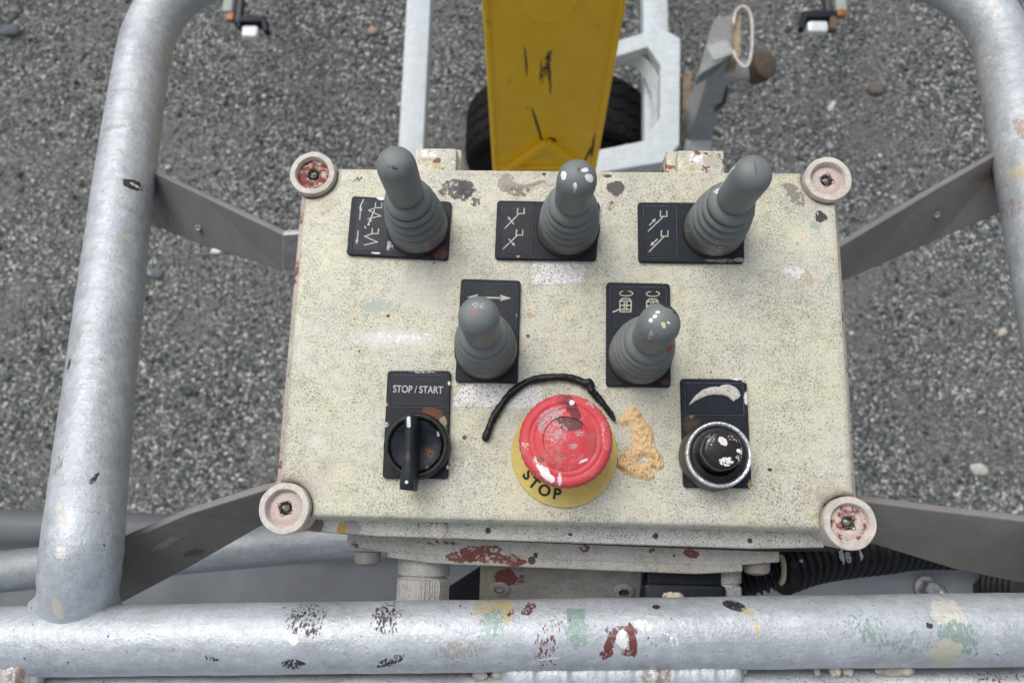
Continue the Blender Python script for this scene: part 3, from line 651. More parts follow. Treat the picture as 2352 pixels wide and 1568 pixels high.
# ================================================================== CONTROL BOX
W2, H2 = .150, .0966
box = thing('control_box', 'cream speckled control box with joysticks and a red stop button, spattered with paint', 'control box', (0, 0, -.10))
lid_st = [
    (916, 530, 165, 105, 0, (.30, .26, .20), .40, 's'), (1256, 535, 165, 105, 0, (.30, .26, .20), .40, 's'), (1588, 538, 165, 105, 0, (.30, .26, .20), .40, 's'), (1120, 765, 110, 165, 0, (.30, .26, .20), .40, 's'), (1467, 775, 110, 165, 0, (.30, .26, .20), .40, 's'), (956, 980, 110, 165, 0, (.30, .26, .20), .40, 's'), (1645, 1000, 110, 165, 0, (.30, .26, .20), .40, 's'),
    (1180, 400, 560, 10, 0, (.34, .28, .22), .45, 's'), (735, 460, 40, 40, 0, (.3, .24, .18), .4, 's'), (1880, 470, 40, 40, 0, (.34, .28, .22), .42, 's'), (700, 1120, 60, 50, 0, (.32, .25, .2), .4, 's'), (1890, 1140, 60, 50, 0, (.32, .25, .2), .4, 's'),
    (1050, 436, 42, 25, 0, BRN, .40), (1068, 432, 22, 20, 0, BLK, .30), (1092, 462, 12, 12, 0, BRN, .46), (1165, 420, 20, 22, 0, (.24, .2, .17), .35), (1190, 437, 28, 20, 0, (.13, .1, .085), .45), (1222, 425, 34, 5, 18, (.2, .14, .12), .3), (1300, 434, 90, 12, -3, (.33, .29, .24), .5),
    (1414, 432, 20, 17, -10, BRN, 0), (1404, 470, 9, 20, -35, (.17, .08, .06), .5), (822, 412, 12, 6, 20, BLK, .48), (1395, 404, 10, 5, 0, BLK, .35), (1250, 399, 5, 4, 0, BLK, 0),
    (1826, 448, 17, 32, 35, GRY, .38), (1885, 498, 13, 13, -20, BLK, .32), (1872, 518, 14, 14, 0, (.28, .36, .31), .45), (1808, 457, 10, 6, 0, (.35, .4, .35), .4), (1858, 640, 9, 22, 15, (.4, .35, .26), .38), (1822, 624, 28, 14, -10, (.66, .67, .68), .46), (1830, 545, 50, 45, 0, (.68, .65, .44), .3, 's'), (1906, 640, 8, 14, 0, (.3, .38, .34), .45),
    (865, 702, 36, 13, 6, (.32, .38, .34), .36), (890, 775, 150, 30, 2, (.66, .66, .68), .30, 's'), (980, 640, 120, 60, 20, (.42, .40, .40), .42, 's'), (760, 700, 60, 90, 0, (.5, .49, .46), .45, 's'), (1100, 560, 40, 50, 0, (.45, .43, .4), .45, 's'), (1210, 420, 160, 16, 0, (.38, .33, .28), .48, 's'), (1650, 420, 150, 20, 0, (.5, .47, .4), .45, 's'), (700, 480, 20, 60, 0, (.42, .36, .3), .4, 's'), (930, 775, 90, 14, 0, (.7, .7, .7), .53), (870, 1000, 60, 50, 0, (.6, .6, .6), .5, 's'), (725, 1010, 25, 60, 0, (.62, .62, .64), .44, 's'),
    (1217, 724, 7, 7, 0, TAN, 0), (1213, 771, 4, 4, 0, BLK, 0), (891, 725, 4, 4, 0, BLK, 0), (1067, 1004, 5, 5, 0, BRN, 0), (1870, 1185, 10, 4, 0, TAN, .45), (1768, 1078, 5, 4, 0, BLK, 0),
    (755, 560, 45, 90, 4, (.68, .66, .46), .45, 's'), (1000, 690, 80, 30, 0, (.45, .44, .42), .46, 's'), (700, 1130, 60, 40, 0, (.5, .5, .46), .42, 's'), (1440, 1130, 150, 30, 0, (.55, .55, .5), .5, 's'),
    (1300, 800, 120, 60, 0, (.5, .44, .3), .52, 's'), (1460, 960, 110, 60, 0, (.5, .46, .34), .5, 's'), (1110, 960, 70, 60, 0, (.45, .38, .25), .54, 's'), (682, 1190 - 40, 20, 8, 0, RED, .45)]
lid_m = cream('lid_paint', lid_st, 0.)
RN = .0158
def lid_outline(d, n=9):
    a, b = W2 + .0030 - d, H2 + .0030 - d; rn = RN + d; out = []
    for sx, sy in ((1, 1), (-1, 1), (-1, -1), (1, -1)):
        cx0, cy0 = sx * W2, sy * H2
        dy = math.sqrt(max(rn ** 2 - (a - W2) ** 2, 1e-9)); dx = math.sqrt(max(rn ** 2 - (b - H2) ** 2, 1e-9))
        pA = (sx * a, cy0 - sy * dy); pC = (cx0 - sx * dx, sy * b)
        a0 = math.atan2(pA[1] - cy0, pA[0] - cx0); a1 = math.atan2(pC[1] - cy0, pC[0] - cx0)
        da = (a1 - a0 + math.pi) % (2 * math.pi) - math.pi
        arc_ = [(cx0 + rn * math.cos(a0 + da * k / n), cy0 + rn * math.sin(a0 + da * k / n)) for k in range(n + 1)]
        out += arc_ if sx * sy > 0 else arc_[::-1]
    return np.array(out)
rings = []
for d, z in ((-.0030, -.034), (-.0022, -.0115), (-.0018, -.006), (-.0008, -.0025), (.0006, -.0008), (.0024, -.0001), (.0040, 0)):
    q = lid_outline(d); 
    if z > -.03: q = q
    rings.append(np.column_stack([q, np.full(len(q), z)]))
V_, F_ = loft(rings, False, True)
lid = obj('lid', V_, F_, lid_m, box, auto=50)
side_m = cream('side_paint', None, dirt=.5, tint=(.40, .33, .27), rust=.02, speck=.8)
base_m = cream('base_paint', [(1085, 1272, 60, 15, 10, RED, .40, 'e', -.04), (1130, 1282, 60, 12, 0, RED, .47, 'e', -.04), (1180, 1290, 26, 8, 0, RED, .38, 'e', -.04), (1010, 1246, 50, 4, 0, RED, .5, 'e', -.04), (1345, 1262, 12, 12, 0, RED, .48, 'e', -.04), (1590, 1272, 16, 9, 0, RED, .35, 'e', -.04), (1500, 1262, 18, 8, 0, RED, .5, 'e', -.04), (1712, 1258, 14, 5, 0, RED, .4, 'e', -.04), (812, 1262, 10, 18, 0, RED, .38, 'e', -.04), (1220, 1287, 8, 8, 0, BRN, .2, 'e', -.04), (1230, 1215 + 60, 5, 5, 0, BLK, 0, 'e', -.04)], -.04, tint=(.46, .44, .38), speck=.8)
lip_m = cream('lip_paint', [(810, 1212, 22, 18, 0, (.3, .27, .25), .3, 'e', -.02), (787, 1214, 10, 14, 0, (.4, .25, .05), .3, 'e', -.02), (722, 1205, 16, 20, -50, (.16, .09, .045), .35, 'e', -.02), (995, 1192, 12, 14, 0, (.32, .26, .07), .3, 'e', -.012), (1121, 1217, 6, 6, 0, BLK, 0, 'e', -.02), (1505, 1229, 6, 6, 0, BLK, 0, 'e', -.02), (1720, 1240, 5, 5, 0, BLK, 0, 'e', -.02), (1310, 1226, 4, 3, 0, BLK, 0, 'e', -.02), (850, 1234, 4, 4, 0, BLK, 0, 'e', -.02)], -.02, tint=(.55, .54, .47))
# lower half of the enclosure
q0 = rrect(W2 + .0045, H2 + .0045, .012, 6)
rings = [np.column_stack([q0 * .99, np.full(len(q0), -.085)]), np.column_stack([q0, np.full(len(q0), -.038)]), np.column_stack([q0, np.full(len(q0), -.0335)])]
obj('enclosure_base', *loft(rings), base_m, box, auto=40)
q1 = rrect(W2 + .0112, H2 + .0038, .014, 6)
obj('side_lip', *loft([np.column_stack([q1, np.full(len(q1), -.0332)]), np.column_stack([q1, np.full(len(q1), -.019)]), np.column_stack([q1 - np.sign(q1) * .001, np.full(len(q1), -.018)])]), side_m, box, auto=40)
# stepped front lip between the screw pillars
def strip(x0, x1, ysec, mat, name, r=.003, label=None, yoff=(0, 0)):
    rings = []
    n = 30
    for k in range(n + 1):
        x = x0 + (x1 - x0) * k / n; e = min(k, n - k) / n
        off = yoff[0] + (yoff[1] - yoff[0]) * k / n
        rings.append(np.array([(x, y + off + (r * .6 * (1 - min(1, e * 8)) if y < ysec[0][0] - .001 else 0), z) for y, z in ysec]))
    return obj(name, *loft(rings), mat, box, auto=35, label=label)
yl = P(1200, 1196, -.018)[1]; ye = P(1200, 1243, -.020)[1]
xl = P(706, 1215, -.018)[0]; xr = P(1893, 1240, -.018)[0]
strip(xl, xr, [(yl + .012, -.018), (yl, -.0182), (ye + .002, -.0186), (ye + .0006, -.0192), (ye, -.0205), (ye - .0004, -.0305), (ye + .001, -.0322), (yl + .012, -.0325)], lip_m, 'front_lip', label='stepped front edge of the lid', yoff=(.0008, -.0008))
# thin lower flange line, coloured dark for the shadowed gap, then the mounting plate
yf = P(1300, 1254, -.034)[1]
strip(P(700, 1243, -.034)[0], P(1930, 1262, -.034)[0], [(yl + .012, -.0335), (yf + .0010, -.0338), (yf + .0008, -.0365), (yl + .012, -.037)], simple('gap_shade_brown', (.05, .028, .02), .8, 0, .5, 120), 'lower_flange', yoff=(.0020, -.0012))
yg = P(1300, 1306, -.046)[1]; yg0 = P(1300, 1287, -.044)[1]
strip(P(797, 1270, -.044)[0], P(1788, 1280, -.044)[0], [(yl + .02, -.0425), (yg0 + .0015, -.0425), (yg0 + .0004, -.0432), (yg0, -.0445), (yg0, -.050), (yl + .02, -.050)], base_m, 'mounting_plate', r=.006, label='painted plate with red rust patches under the lid', yoff=(.0012, -.0012))
strip(P(890, 1290, -.044)[0], P(1704, 1300, -.044)[0], [(yg0 + .01, -.0435), (yg + .0015, -.0435), (yg + .0004, -.0442), (yg, -.0455), (yg + .0005, -.052), (yg0 + .01, -.052)], base_m, 'mounting_plate', r=.004, label='wider middle step of the plate', yoff=(.0012, -.0012))
for x, y in ((845, 1283), (1737, 1304)):
    V_, F_ = lathe([(.0095, 0), (.0095, -.006), (.0082, -.0085), (0, -.0085)][::-1], P(x, y - 6, -.052) + np.array([0, .004, .001]), (0, 0, 1), 28); 
    V_, F_ = lathe([(.0078, 0), (.0078, .004), (.0068, .0066), (.004, .0078), (0, .0082)], P(x, y - 16, -.056), (0, -1, 0), 28); obj('bolt', V_, F_, simple('painted_bolt', (.3, .28, .25), .6, 0, .3, 120), box, auto=40)
# loose paint flake on the lip
V_, F_ = lathe([(.0046, 0), (.0048, .0006), (.0044, .0012), (0, .0014)], P(1006, 1217, -.0182), (0, -.15, 1), 26, rf=lambda k, a, r: r * (1 + .12 * np.sin(a + 1) + .05 * np.sin(3 * a)))
obj('paint_flake', V_, F_, cream('flake_paint', None, tint=(.62, .56, .47)), box)

# screw pillars
def screw_mat(name, cup, am):
    m = M(name); n1 = m.noise(130, 5, .7); n2 = m.noise(60, 4, .7)
    col = m.mix(m.rng(n1, .4, .65), (.58, .54, .48), (.42, .37, .33)); 
    sp = m.noise(1100, 2, .6); col = m.mix(m.rng(sp, .64, .68, 0, .7), col, (.1, .09, .08))
    col = m.mix(m.rng(n2, .62, .65), col, (.24, .15, .1))
    return m.set(Base_Color=col, Roughness=.6, Normal=m.bump(n1, .5, .0012))
def cup_mat(name, c, am):
    m = M(name); n1 = m.noise(170, 6, .75); n2 = m.noise(110, 5, .7)
    col = m.mix(m.rng(n1, am - .03, am + .03), (.56, .46, .42), c); col = m.mix(m.rng(n2, .6, .66), col, (.32, .24, .19))
    col = m.mix(m.rng(m.noise(900, 2), .64, .68, 0, .6), col, (.08, .06, .05))
    return m.set(Base_Color=col, Roughness=.6, Normal=m.bump(n1, .9, .0016))
rim_m = screw_mat('pillar_paint', None, 0); recess_m = simple('screw_recess_dirt', (.055, .045, .04), .7, 0, .6, 300, dust=(.4, .38, .36, .5))
for k, (x, y, rr_, am, lb) in enumerate([(717, 397, .0134, .47, 'screw head at the far left corner with red paint in its cup'), (1903, 410, .0134, .66, 'screw head at the far right corner, mostly pale'), (652, 1167, .0137, .78, 'screw head at the near left corner, pale pink cup'), (1953, 1201, .0138, .54, 'screw head at the near right corner with dark red patches')]):
    ztp = .0035 if y < 800 else .004
    c = P(x, y, ztp)
    wob = lambda kk, a, r, s=k: r * (1 + .008 * np.sin(3 * a + s) + .006 * np.sin(7 * a + 2 * s))
    sc = obj('corner_screw', *lathe([(rr_ * .9, -.040), (rr_ * .98, -.0050), (rr_, -.0022), (rr_, -.0008), (rr_ * .97, 0), (rr_ * .76, .0001), (rr_ * .72, -.0006), (rr_ * .70, -.0035)], c, seg=48, rf=wob, cap=False), rim_m, box, auto=40, label=lb)
    obj('screw_cup', *lathe([(rr_ * .715, -.0034), (rr_ * .66, -.0040), (rr_ * .5, -.0030), (rr_ * .32, -.0026), (rr_ * .26, -.0030), (rr_ * .23, -.006), (.00001, -.0062)], c, seg=48, cap=False), cup_mat('screw_cup_paint', (.21, .045, .035), am), sc, auto=60)
    # cross-shaped torn recess
    st_ = lambda kk, a, r: r * (1 + .35 * np.cos(4 * a + k))
    obj('recess', *lathe([(.0035, -.0024), (.0028, -.0032), (.0020, -.006), (0, -.0062)], c, seg=32, rf=st_, cap=False), recess_m, sc)
    V_, F_ = blobmesh(lambda X_, Y_: .0016 - np.hypot(X_ - c[0] + .0006, Y_ - c[1] - .0005), (c[0] - .003, c[1] - .003, c[0] + .003, c[1] + .003), .0004, .0012, .0008, .0014, lambda X_, Y_: c[2] - .0045 + 0 * X_, nscale=700)
    obj('paint_lump', V_, F_, simple('lump_paint', (.30, .28, .26), .85, 0, .4, 300), sc)

# clips behind the lid
clip_m = cream('clip_paint', [(1003, 365, 10, 6, 20, RED, .2, 'e', -.004), (985, 350, 22, 10, 0, WHT, .45, 'e', -.004), (1000, 378, 30, 7, 0, YEL, .5, 'e', -.004), (1600, 360, 26, 14, 0, WHT, .46, 'e', -.004), (1625, 380, 26, 9, 0, RED, .5, 'e', -.004), (1640, 365, 22, 22, 0, (.4, .38, .33), .44, 'e', -.004), (975, 370, 20, 10, 0, (.42, .3, .12), .48, 'e', -.004), (1030, 372, 18, 10, 0, WHT, .48, 'e', -.004), (1585, 380, 20, 10, 0, (.4, .33, .15), .48, 'e', -.004)], -.004, rust=.07)
for (xa, xb, ya, yb, dx, lb) in ((950, 1050, 343, 392, 4, 'left clip block behind the lid'), (1556, 1664, 348, 398, -14, 'right clip block behind the lid')):
    a, b = P(xa, yb, -.006), P(xb, ya, -.006); c = (a + b) / 2
    V1 = rbox(c + [0, -.004, -.012], (b[0] - a[0], b[1] - a[1] + .010, .024), .002, .0018)
    V2 = rbox(c + [dx * .0003, -.0010, -.020], ((b[0] - a[0]) * 1.06, b[1] - a[1] + .011, .022), .002, .0012)
    o = obj('clip_block', *V1, clip_m, box, auto=40, label=lb); obj('clip_back', *V2, clip_m, o, auto=40)

# plates -------------------------------------------------------------
def plate_mat(name, stn, rustc=.0):
    m = M(name); a = m.noise(90, 5, .7); b = m.noise(700, 3, .7); c_ = m.noise(45, 5, .7)
    col = m.mix(m.rng(a, .35, .7), (.006, .0085, .014), (.013, .017, .026)); col = m.mix(m.rng(b, .64, .7, 0, .5), col, (.11, .12, .13))
    col = m.mix(m.rng(c_, .66 - rustc, .72 - rustc, 0, .7), col, (.07, .035, .028))
    col = m.stains(col, stn, .0025, amp=.0035, wscale=380, bscale=1500)
    return m.set(Base_Color=col, Roughness=m.rng(a, .3, .7, .4, .6), Specular_IOR_Level=.22, Normal=m.bump(a, .15, .0004))
white_print = simple('faded_print', (.42, .41, .35), .6, 0, .3, 500)
label_m = simple('label_insert_black', (.008, .012, .020), .42, 0, .35, 160, bstr=.08, dust=(.06, .07, .08, .12))
wht = (.72, .73, .76)
def quad_outline(q, r, n=5, shrink=0.):
    q = [np.asarray(p, float) for p in q]; out = []          # TL, TR, BR, BL -> CCW order
    c = sum(q) / 4; qq = [q[3], q[2], q[1], q[0]]
    for k in range(4):
        p, a, b = qq[k], qq[k - 1], qq[(k + 1) % 4]
        ea = (a - p) / np.linalg.norm(a - p); eb = (b - p) / np.linalg.norm(b - p)
        p = p + (ea + eb) * shrink; s, e = p + ea * r, p + eb * r
        for i in range(n + 1):
            t = i / n; out.append((1 - t) ** 2 * s + 2 * t * (1 - t) * p + t * t * e)
    return np.array(out)
def quad_uv(q, u, v):
    q = [np.asarray(p, float) for p in q]; return (q[0] * (1 - u) + q[1] * u) * (1 - v) + (q[3] * (1 - u) + q[2] * u) * v
TZ = .0026
def plate(px_quad, parent, stn, split, vert, rustc=0.):
    q = [P(x, y, TZ)[:2] for x, y in px_quad]
    o = obj('legend_plate', *polyplate(quad_outline(q, .0022), -.0005, TZ, .0004), plate_mat('legend_plate_black', stn, rustc), parent, auto=30)
    m_ = .045 if vert else .07; k_ = .07 if vert else .045
    u0, u1, v0, v1 = (k_, 1 - k_, m_, split) if vert else (m_ * .8, split, k_ * 1.6, 1 - k_ * 1.6)
    li = [quad_uv(q, u0, v0), quad_uv(q, u1, v0), quad_uv(q, u1, v1), quad_uv(q, u0, v1)]
    obj('label_insert', *polyplate(quad_outline(li, .0009), TZ - .0004, TZ + .00035, .00025), label_m, o, auto=30)
    # pale rim line round the insert
    loop = quad_outline(li, .0009, shrink=-.0002); 
    pth_ = np.column_stack([np.vstack([loop, loop[:1]]), np.full(len(loop) + 1, TZ + .00005)])
    obj('label_rim', *sweep(pth_, .00016, 6), simple('rim_grey', (.09, .10, .11), .5, 0, .5, 300), o)
    return o, q
PZ = TZ + .00046
def pp(pt): return P(pt[0], pt[1], PZ)[:2]
def print_lines(conv, lines, parent, wdt=.00062, name='printed_symbol', mat=None):
    segs = []
    for ln in lines: segs += poly_line([pp(conv(*p)) for p in ln])
    return obj(name, *strokes(segs, wdt, PZ), mat or white_print, parent, smooth=False)
def tri(conv, pts, parent, name='printed_arrowhead', mat=None):
    q = [pp(conv(*p)) for p in pts]; V_ = [(a, b, PZ + 8e-5) for a, b in q]; ar = sum(q[i][0] * q[(i + 1) % len(q)][1] - q[(i + 1) % len(q)][0] * q[i][1] for i in range(len(q)))
    f = list(range(len(q))); return obj(name, V_, [f if ar > 0 else f[::-1]], mat or white_print, parent, smooth=False)
ident = lambda x, y: (x, y)

# joysticks ------------------------------------------------------------
def rubber(stn, z, seed):
    m = M('grey_rubber'); a = m.noise(45, 5, .65); b = m.noise(600, 3, .6); g = m.n('ShaderNodeSeparateXYZ'); m.l(m.co, g.inputs[0])
    col = m.mix(m.rng(a, .35, .68), (.125, .142, .143), (.175, .192, .190))
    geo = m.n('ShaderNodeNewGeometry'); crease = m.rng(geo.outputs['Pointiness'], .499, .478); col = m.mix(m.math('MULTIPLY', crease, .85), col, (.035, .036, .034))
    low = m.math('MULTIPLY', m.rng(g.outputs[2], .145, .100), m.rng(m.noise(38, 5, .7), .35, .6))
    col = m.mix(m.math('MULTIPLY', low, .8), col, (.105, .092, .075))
    fl = m.noise(330 + seed * 9, 4, .7); col = m.mix(m.math('MULTIPLY', m.rng(fl, .70, .72), m.rng(g.outputs[2], .13, .11)), col, (.45, .45, .43))
    col = m.stains(col, stn, z, amp=.003, wscale=330, bscale=900)
    return m.set(Base_Color=col, Roughness=m.rng(a, .3, .7, .46, .6), Normal=m.bump(b, .1, .0003))
PROF = [(0, 17.4), (1.2, 17.4), (2.2, 17.1), (8, 16.9), (12.6, 16.7), (14.2, 16.2), (15, 14.9), (15.7, 14.5), (16.5, 14.9), (17.6, 16.0), (19.2, 16.3), (20.6, 15.8), (21.5, 14.2), (22.2, 13.4), (23, 13.8), (24.2, 15.0), (25.8, 15.4), (27.2, 15.0), (28.1, 13.4), (28.8, 12.6), (29.6, 12.9), (30.8, 14.0), (32.3, 14.3), (33.6, 13.9), (34.4, 12.5), (35, 11.7), (35.8, 11.9), (37, 12.7), (38.4, 12.6), (39.8, 11.8), (41, 10.2), (41.9, 8.7), (42.8, 7.8), (44, 7.5), (50, 7.5)]
GRIP = [(42.6, 7.3), (43.2, 8.7), (44.2, 9.35), (46, 9.5), (56, 9.65), (64, 9.9), (69, 9.95), (72, 9.65), (74.5, 8.8), (76.4, 7.5), (77.8, 5.8), (78.7, 3.6), (79.1, 1.5), (79.2, .05)]
def joystick(k, base, dome, quad, stn, gst, label, split, vert, rustc=0.):
    root_label = label
    B = P(*base, .001); D = P(*dome, .0685)
    # bent centre line: starts square to the plate, ends towards the dome
    top = D + (D - (B + np.array([0, 0, .026]))) * (.0095 / np.linalg.norm(D - (B + np.array([0, 0, .026]))))
    C1 = B + np.array([0, 0, .030]); ts = np.linspace(0, 1, 400); bez = ((1 - ts) ** 2)[:, None] * B + (2 * ts * (1 - ts))[:, None] * C1 + (ts ** 2)[:, None] * top
    s = np.concatenate([[0], np.cumsum(np.linalg.norm(np.diff(bez, axis=0), axis=1))]); s = s / s[-1]
    at = lambda h: np.array([np.interp(h / 79.2, s, bez[:, i]) for i in range(3)])
    def tube_(prof): 
        hh = np.array([p[0] for p in prof]); 
        fine = np.unique(np.concatenate([hh, np.linspace(hh[0], hh[-1], 2)])); r = np.interp(fine, hh, [p[1] for p in prof]) / 1000
        path_ = np.array([at(h) for h in fine]); 
        # frames from the smooth curve
        n = len(fine); rings = []; seg = 48; ang = np.arange(seg) * 2 * math.pi / seg; u = np.array([1.0, 0, 0])
        for i, h in enumerate(fine):
            T = at(min(h + 1, 79.2)) - at(max(h - 1, 0)); T /= np.linalg.norm(T); u = u - T * (u @ T); u /= np.linalg.norm(u); v = np.cross(T, u)
            rings.append(path_[i] + r[i] * (np.cos(ang)[:, None] * u + np.sin(ang)[:, None] * v))
        return loft(rings)
    pl, q = plate(quad, box, stn, split, vert, rustc)
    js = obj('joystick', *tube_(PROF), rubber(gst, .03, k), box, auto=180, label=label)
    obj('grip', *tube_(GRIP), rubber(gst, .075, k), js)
    V_, F_ = lathe([(.0180, -.0003), (.0180, .0008), (.0176, .0013), (.0150, .0014)], P(*base, TZ), seg=48); obj('base_ring', V_, F_, simple('dark_ring', (.02, .018, .017), .5), js, auto=40)
    return pl
WS = [(0, 0)]
p1 = joystick(1, (962, 521), (911, 383), [(808, 450), (1037, 463), (1029, 597), (795, 584)],
    [(*cA(955, 1175), 12, 11, 20, wht, .5), (*cA(725, 1300), 11, 4, 0, wht, .36), (*cA(2010, 1300), 17, 15, 0, (.13, .04, .03), .42), (*cA(125, 1170), 3, 16, -5, wht, .5), (*cA(850, 200), 14, 5, 0, wht, .2)],
    [(*c2(830, 155), 18, 10, 20, (.2, .13, .14), .50), (*c2(860, 198), 14, 5, -15, (.03, .02, .03), .46), (*c2(990, 290), 6, 16, -25, (.16, .08, .08), .5, 'e', .055), (*cA(1755, 1180), 9, 5, 20, (.28, .16, .14), .35, 'e', .012)],
    'joystick at the far left, leaning left, clean grey tip', .385, False, .02)
p2 = joystick(2, (1305, 524), (1325, 414), [(1142, 460), (1378, 465), (1370, 598), (1136, 594)],
    [(1190, 588, 4, 3, 0, TAN, 0)],
    [(*c2(1910, 240), 6, 11, 15, wht, 0), (*c2(2070, 258), 9, 10, 40, wht, 0), (*c2(2042, 215), 9, 6, 20, wht, .35), (*c2(1982, 312), 5, 9, 0, wht, 0), (*c2(2030, 355), 6, 3, 20, wht, .2), (*c2(2052, 370), 4, 6, -30, wht, .3), (*c2(2000, 215), 4, 5, 0, (.07, .06, .06), 0), (*c2(1965, 445), 16, 8, 0, (.17, .155, .13), .45, 'e', .05)],
    'joystick in the middle of the back row with white paint drops on its tip', .345, False, .0)
p3 = joystick(3, (1640, 526), (1725, 405), [(1465, 464), (1708, 466), (1710, 604), (1467, 601)],
    [(1698, 597, 12, 5, 0, (.3, .28, .24), .2), (1655, 598, 35, 5, 0, (.3, .28, .25), .45)],
    [(*c3(640, 560), 8, 22, 10, (.45, .44, .42), .50, 'e', .018), (*c3(820, 340), 8, 7, 20, wht, .45, 'e', .04), (*c3(780, 715), 60, 9, -5, (.35, .33, .29), .52, 'e', .01), (*c3(1060, 190), 2, 22, 5, (.08, .085, .085), .35, 'e', .078)],
    'joystick at the back right, leaning right, with scuffed collar', .36, False, .01)
p4 = joystick(4, (1118, 803), (1100, 728), [(1059, 640), (1196, 644), (1189, 879), (1045, 876)],
    [(*c2(1560, 1060), 15, 11, -30, wht, .46), (*c2(1590, 1100), 13, 11, -30, wht, .42), (*c2(1338, 950), 4, 3, 0, TAN, 0), (*c2(1365, 938), 6, 3, 0, wht, .3)],
    [(*c2(1360, 1090), 13, 15, 0, (.22, .12, .12), .46), (*c2(1390, 1045), 17, 8, -10, (.28, .36, .36), .47)],
    'joystick in the middle row left of centre, below the double arrow', .47, True)
p5 = joystick(5, (1469, 814), (1514, 745), [(1393, 648), (1539, 651), (1541, 889), (1392, 886)],
    [(*cB(1090, 850), 24, 12, 20, wht, .50), (*cB(1030, 950), 22, 10, -10, (.5, .56, .62), .46), (*cB(1130, 580), 11, 4.5, -30, (.68, .67, .58), 0), (*cB(1020, 1060), 9, 6, 0, WHT, .3), (1530, 878, 12, 8, 0, (.12, .05, .03), .45)],
    [(*cB(1570, 990), 5, 3, 0, wht, .2), (*cB(1490, 1110), 5, 4, 20, wht, .1), (*cB(1385, 1210), 4, 5, 0, wht, .1), (*cB(1710, 1320), 5, 4, 0, (.6, .55, .25), .2), (*cB(1735, 1385), 4, 4, 0, (.6, .55, .25), .2), (*cB(1855, 1280), 4, 2, -30, wht, .2), (*cB(1830, 780), 15, 5, -25, BLK, .2), (*cB(2060, 960), 6, 16, 30, BLK, .48), (*c3(500, 1335), 8, 13, -20, (.22, .05, .05), .3, 'e', .025), (*c3(410, 1215), 5, 8, 0, (.3, .32, .33), .45)],
    'joystick in the middle row right of centre, with paint specks and a black streak on its tip', .47, True)

# printed symbols: plate 1
print_lines(cA, [[(710, 300), (705, 400), (830, 400), (835, 300)], [(705, 400), (570, 452), (815, 565), (555, 625)], [(645, 815), (640, 920), (760, 920), (770, 825)], [(640, 920), (490, 975), (745, 1088), (485, 1150)], [(390, 635), (408, 440)], [(360, 860), (340, 1060)]], p1, .00065)
tri(cA, [(418, 365), (445, 455), (378, 455)], p1); tri(cA, [(325, 1140), (308, 1045), (370, 1050)], p1)
print_lines(cA, [[(465, 235), (425, 320), (395, 400)], [(690, 440), (600, 640), (555, 750)], [(555, 745), (590, 740)], [(490, 775), (515, 810)], [(625, 650), (615, 675)]], p1, .0005, 'scratch_mark', simple('scratch_white', (.6, .6, .6), .6))
# plate 2
print_lines(c2, [[(1630, 440), (1625, 472), (1668, 472), (1668, 440)], [(1637, 472), (1550, 562)], [(1622, 572), (1618, 605), (1658, 605), (1660, 572)], [(1627, 605), (1538, 690)], [(1603, 537), (1572, 497)], [(1575, 630), (1608, 668)]], p2, .00062)
tri(c2, [(1566, 492), (1584, 498), (1572, 512)], p2); tri(c2, [(1612, 672), (1590, 664), (1606, 650)], p2)
# plate 3
print_lines(c3, [[(472, 455), (470, 490), (511, 490), (510, 456)], [(490, 490), (396, 580)], [(478, 577), (475, 612), (517, 612), (517, 578)], [(495, 612), (402, 706)], [(404, 544), (430, 516)], [(452, 630), (425, 656)]], p3, .00060)
tri(c3, [(441, 502), (436, 528), (418, 512)], p3); tri(c3, [(409, 672), (418, 644), (434, 662)], p3)
# plate 4 double arrow
print_lines(c2, [[(1360, 988), (1550, 993)]], p4, .0009)
tri(c2, [(1315, 988), (1385, 968), (1372, 989), (1380, 1006)], p4); tri(c2, [(1588, 994), (1518, 972), (1530, 992), (1518, 1012)], p4)
# plate 5 rotating cages
for dx, dy, cut in ((0, 0, 1), (728, 12, -1)):
    f_ = lambda x, y, dx=dx, dy=dy: cB(x + dx, y + dy)
    print_lines(f_, [[(625, 592), (815, 595), (870, 660), (560, 660), (625, 592)], [(560, 660), (562, 950), (860, 950), (870, 660)], [(560, 775), (870, 775)], [(560, 885), (862, 885)], [(680, 665), (678, 885)], [(745, 665), (742, 885)]], p5, .0007)
    arc_ = [(730 + 178 * math.cos(a), 450 + 68 * math.sin(a)) for a in np.linspace(math.radians(-58), math.radians(238), 26)]
    print_lines(f_, [arc_], p5, .00055)
    hx = 800 if cut == 1 else 660; tri(f_, [(hx - 45 * cut, 395), (hx + 25, 378), (hx + 25, 408)] if cut == 1 else [(hx + 45, 395), (hx - 25, 378), (hx - 25, 408)], p5)
print_lines(cB, [[(375, 955), (470, 915), (535, 885)]], p5, .0006, 'scratch_mark', simple('scratch_white', (.6, .6, .6), .6))

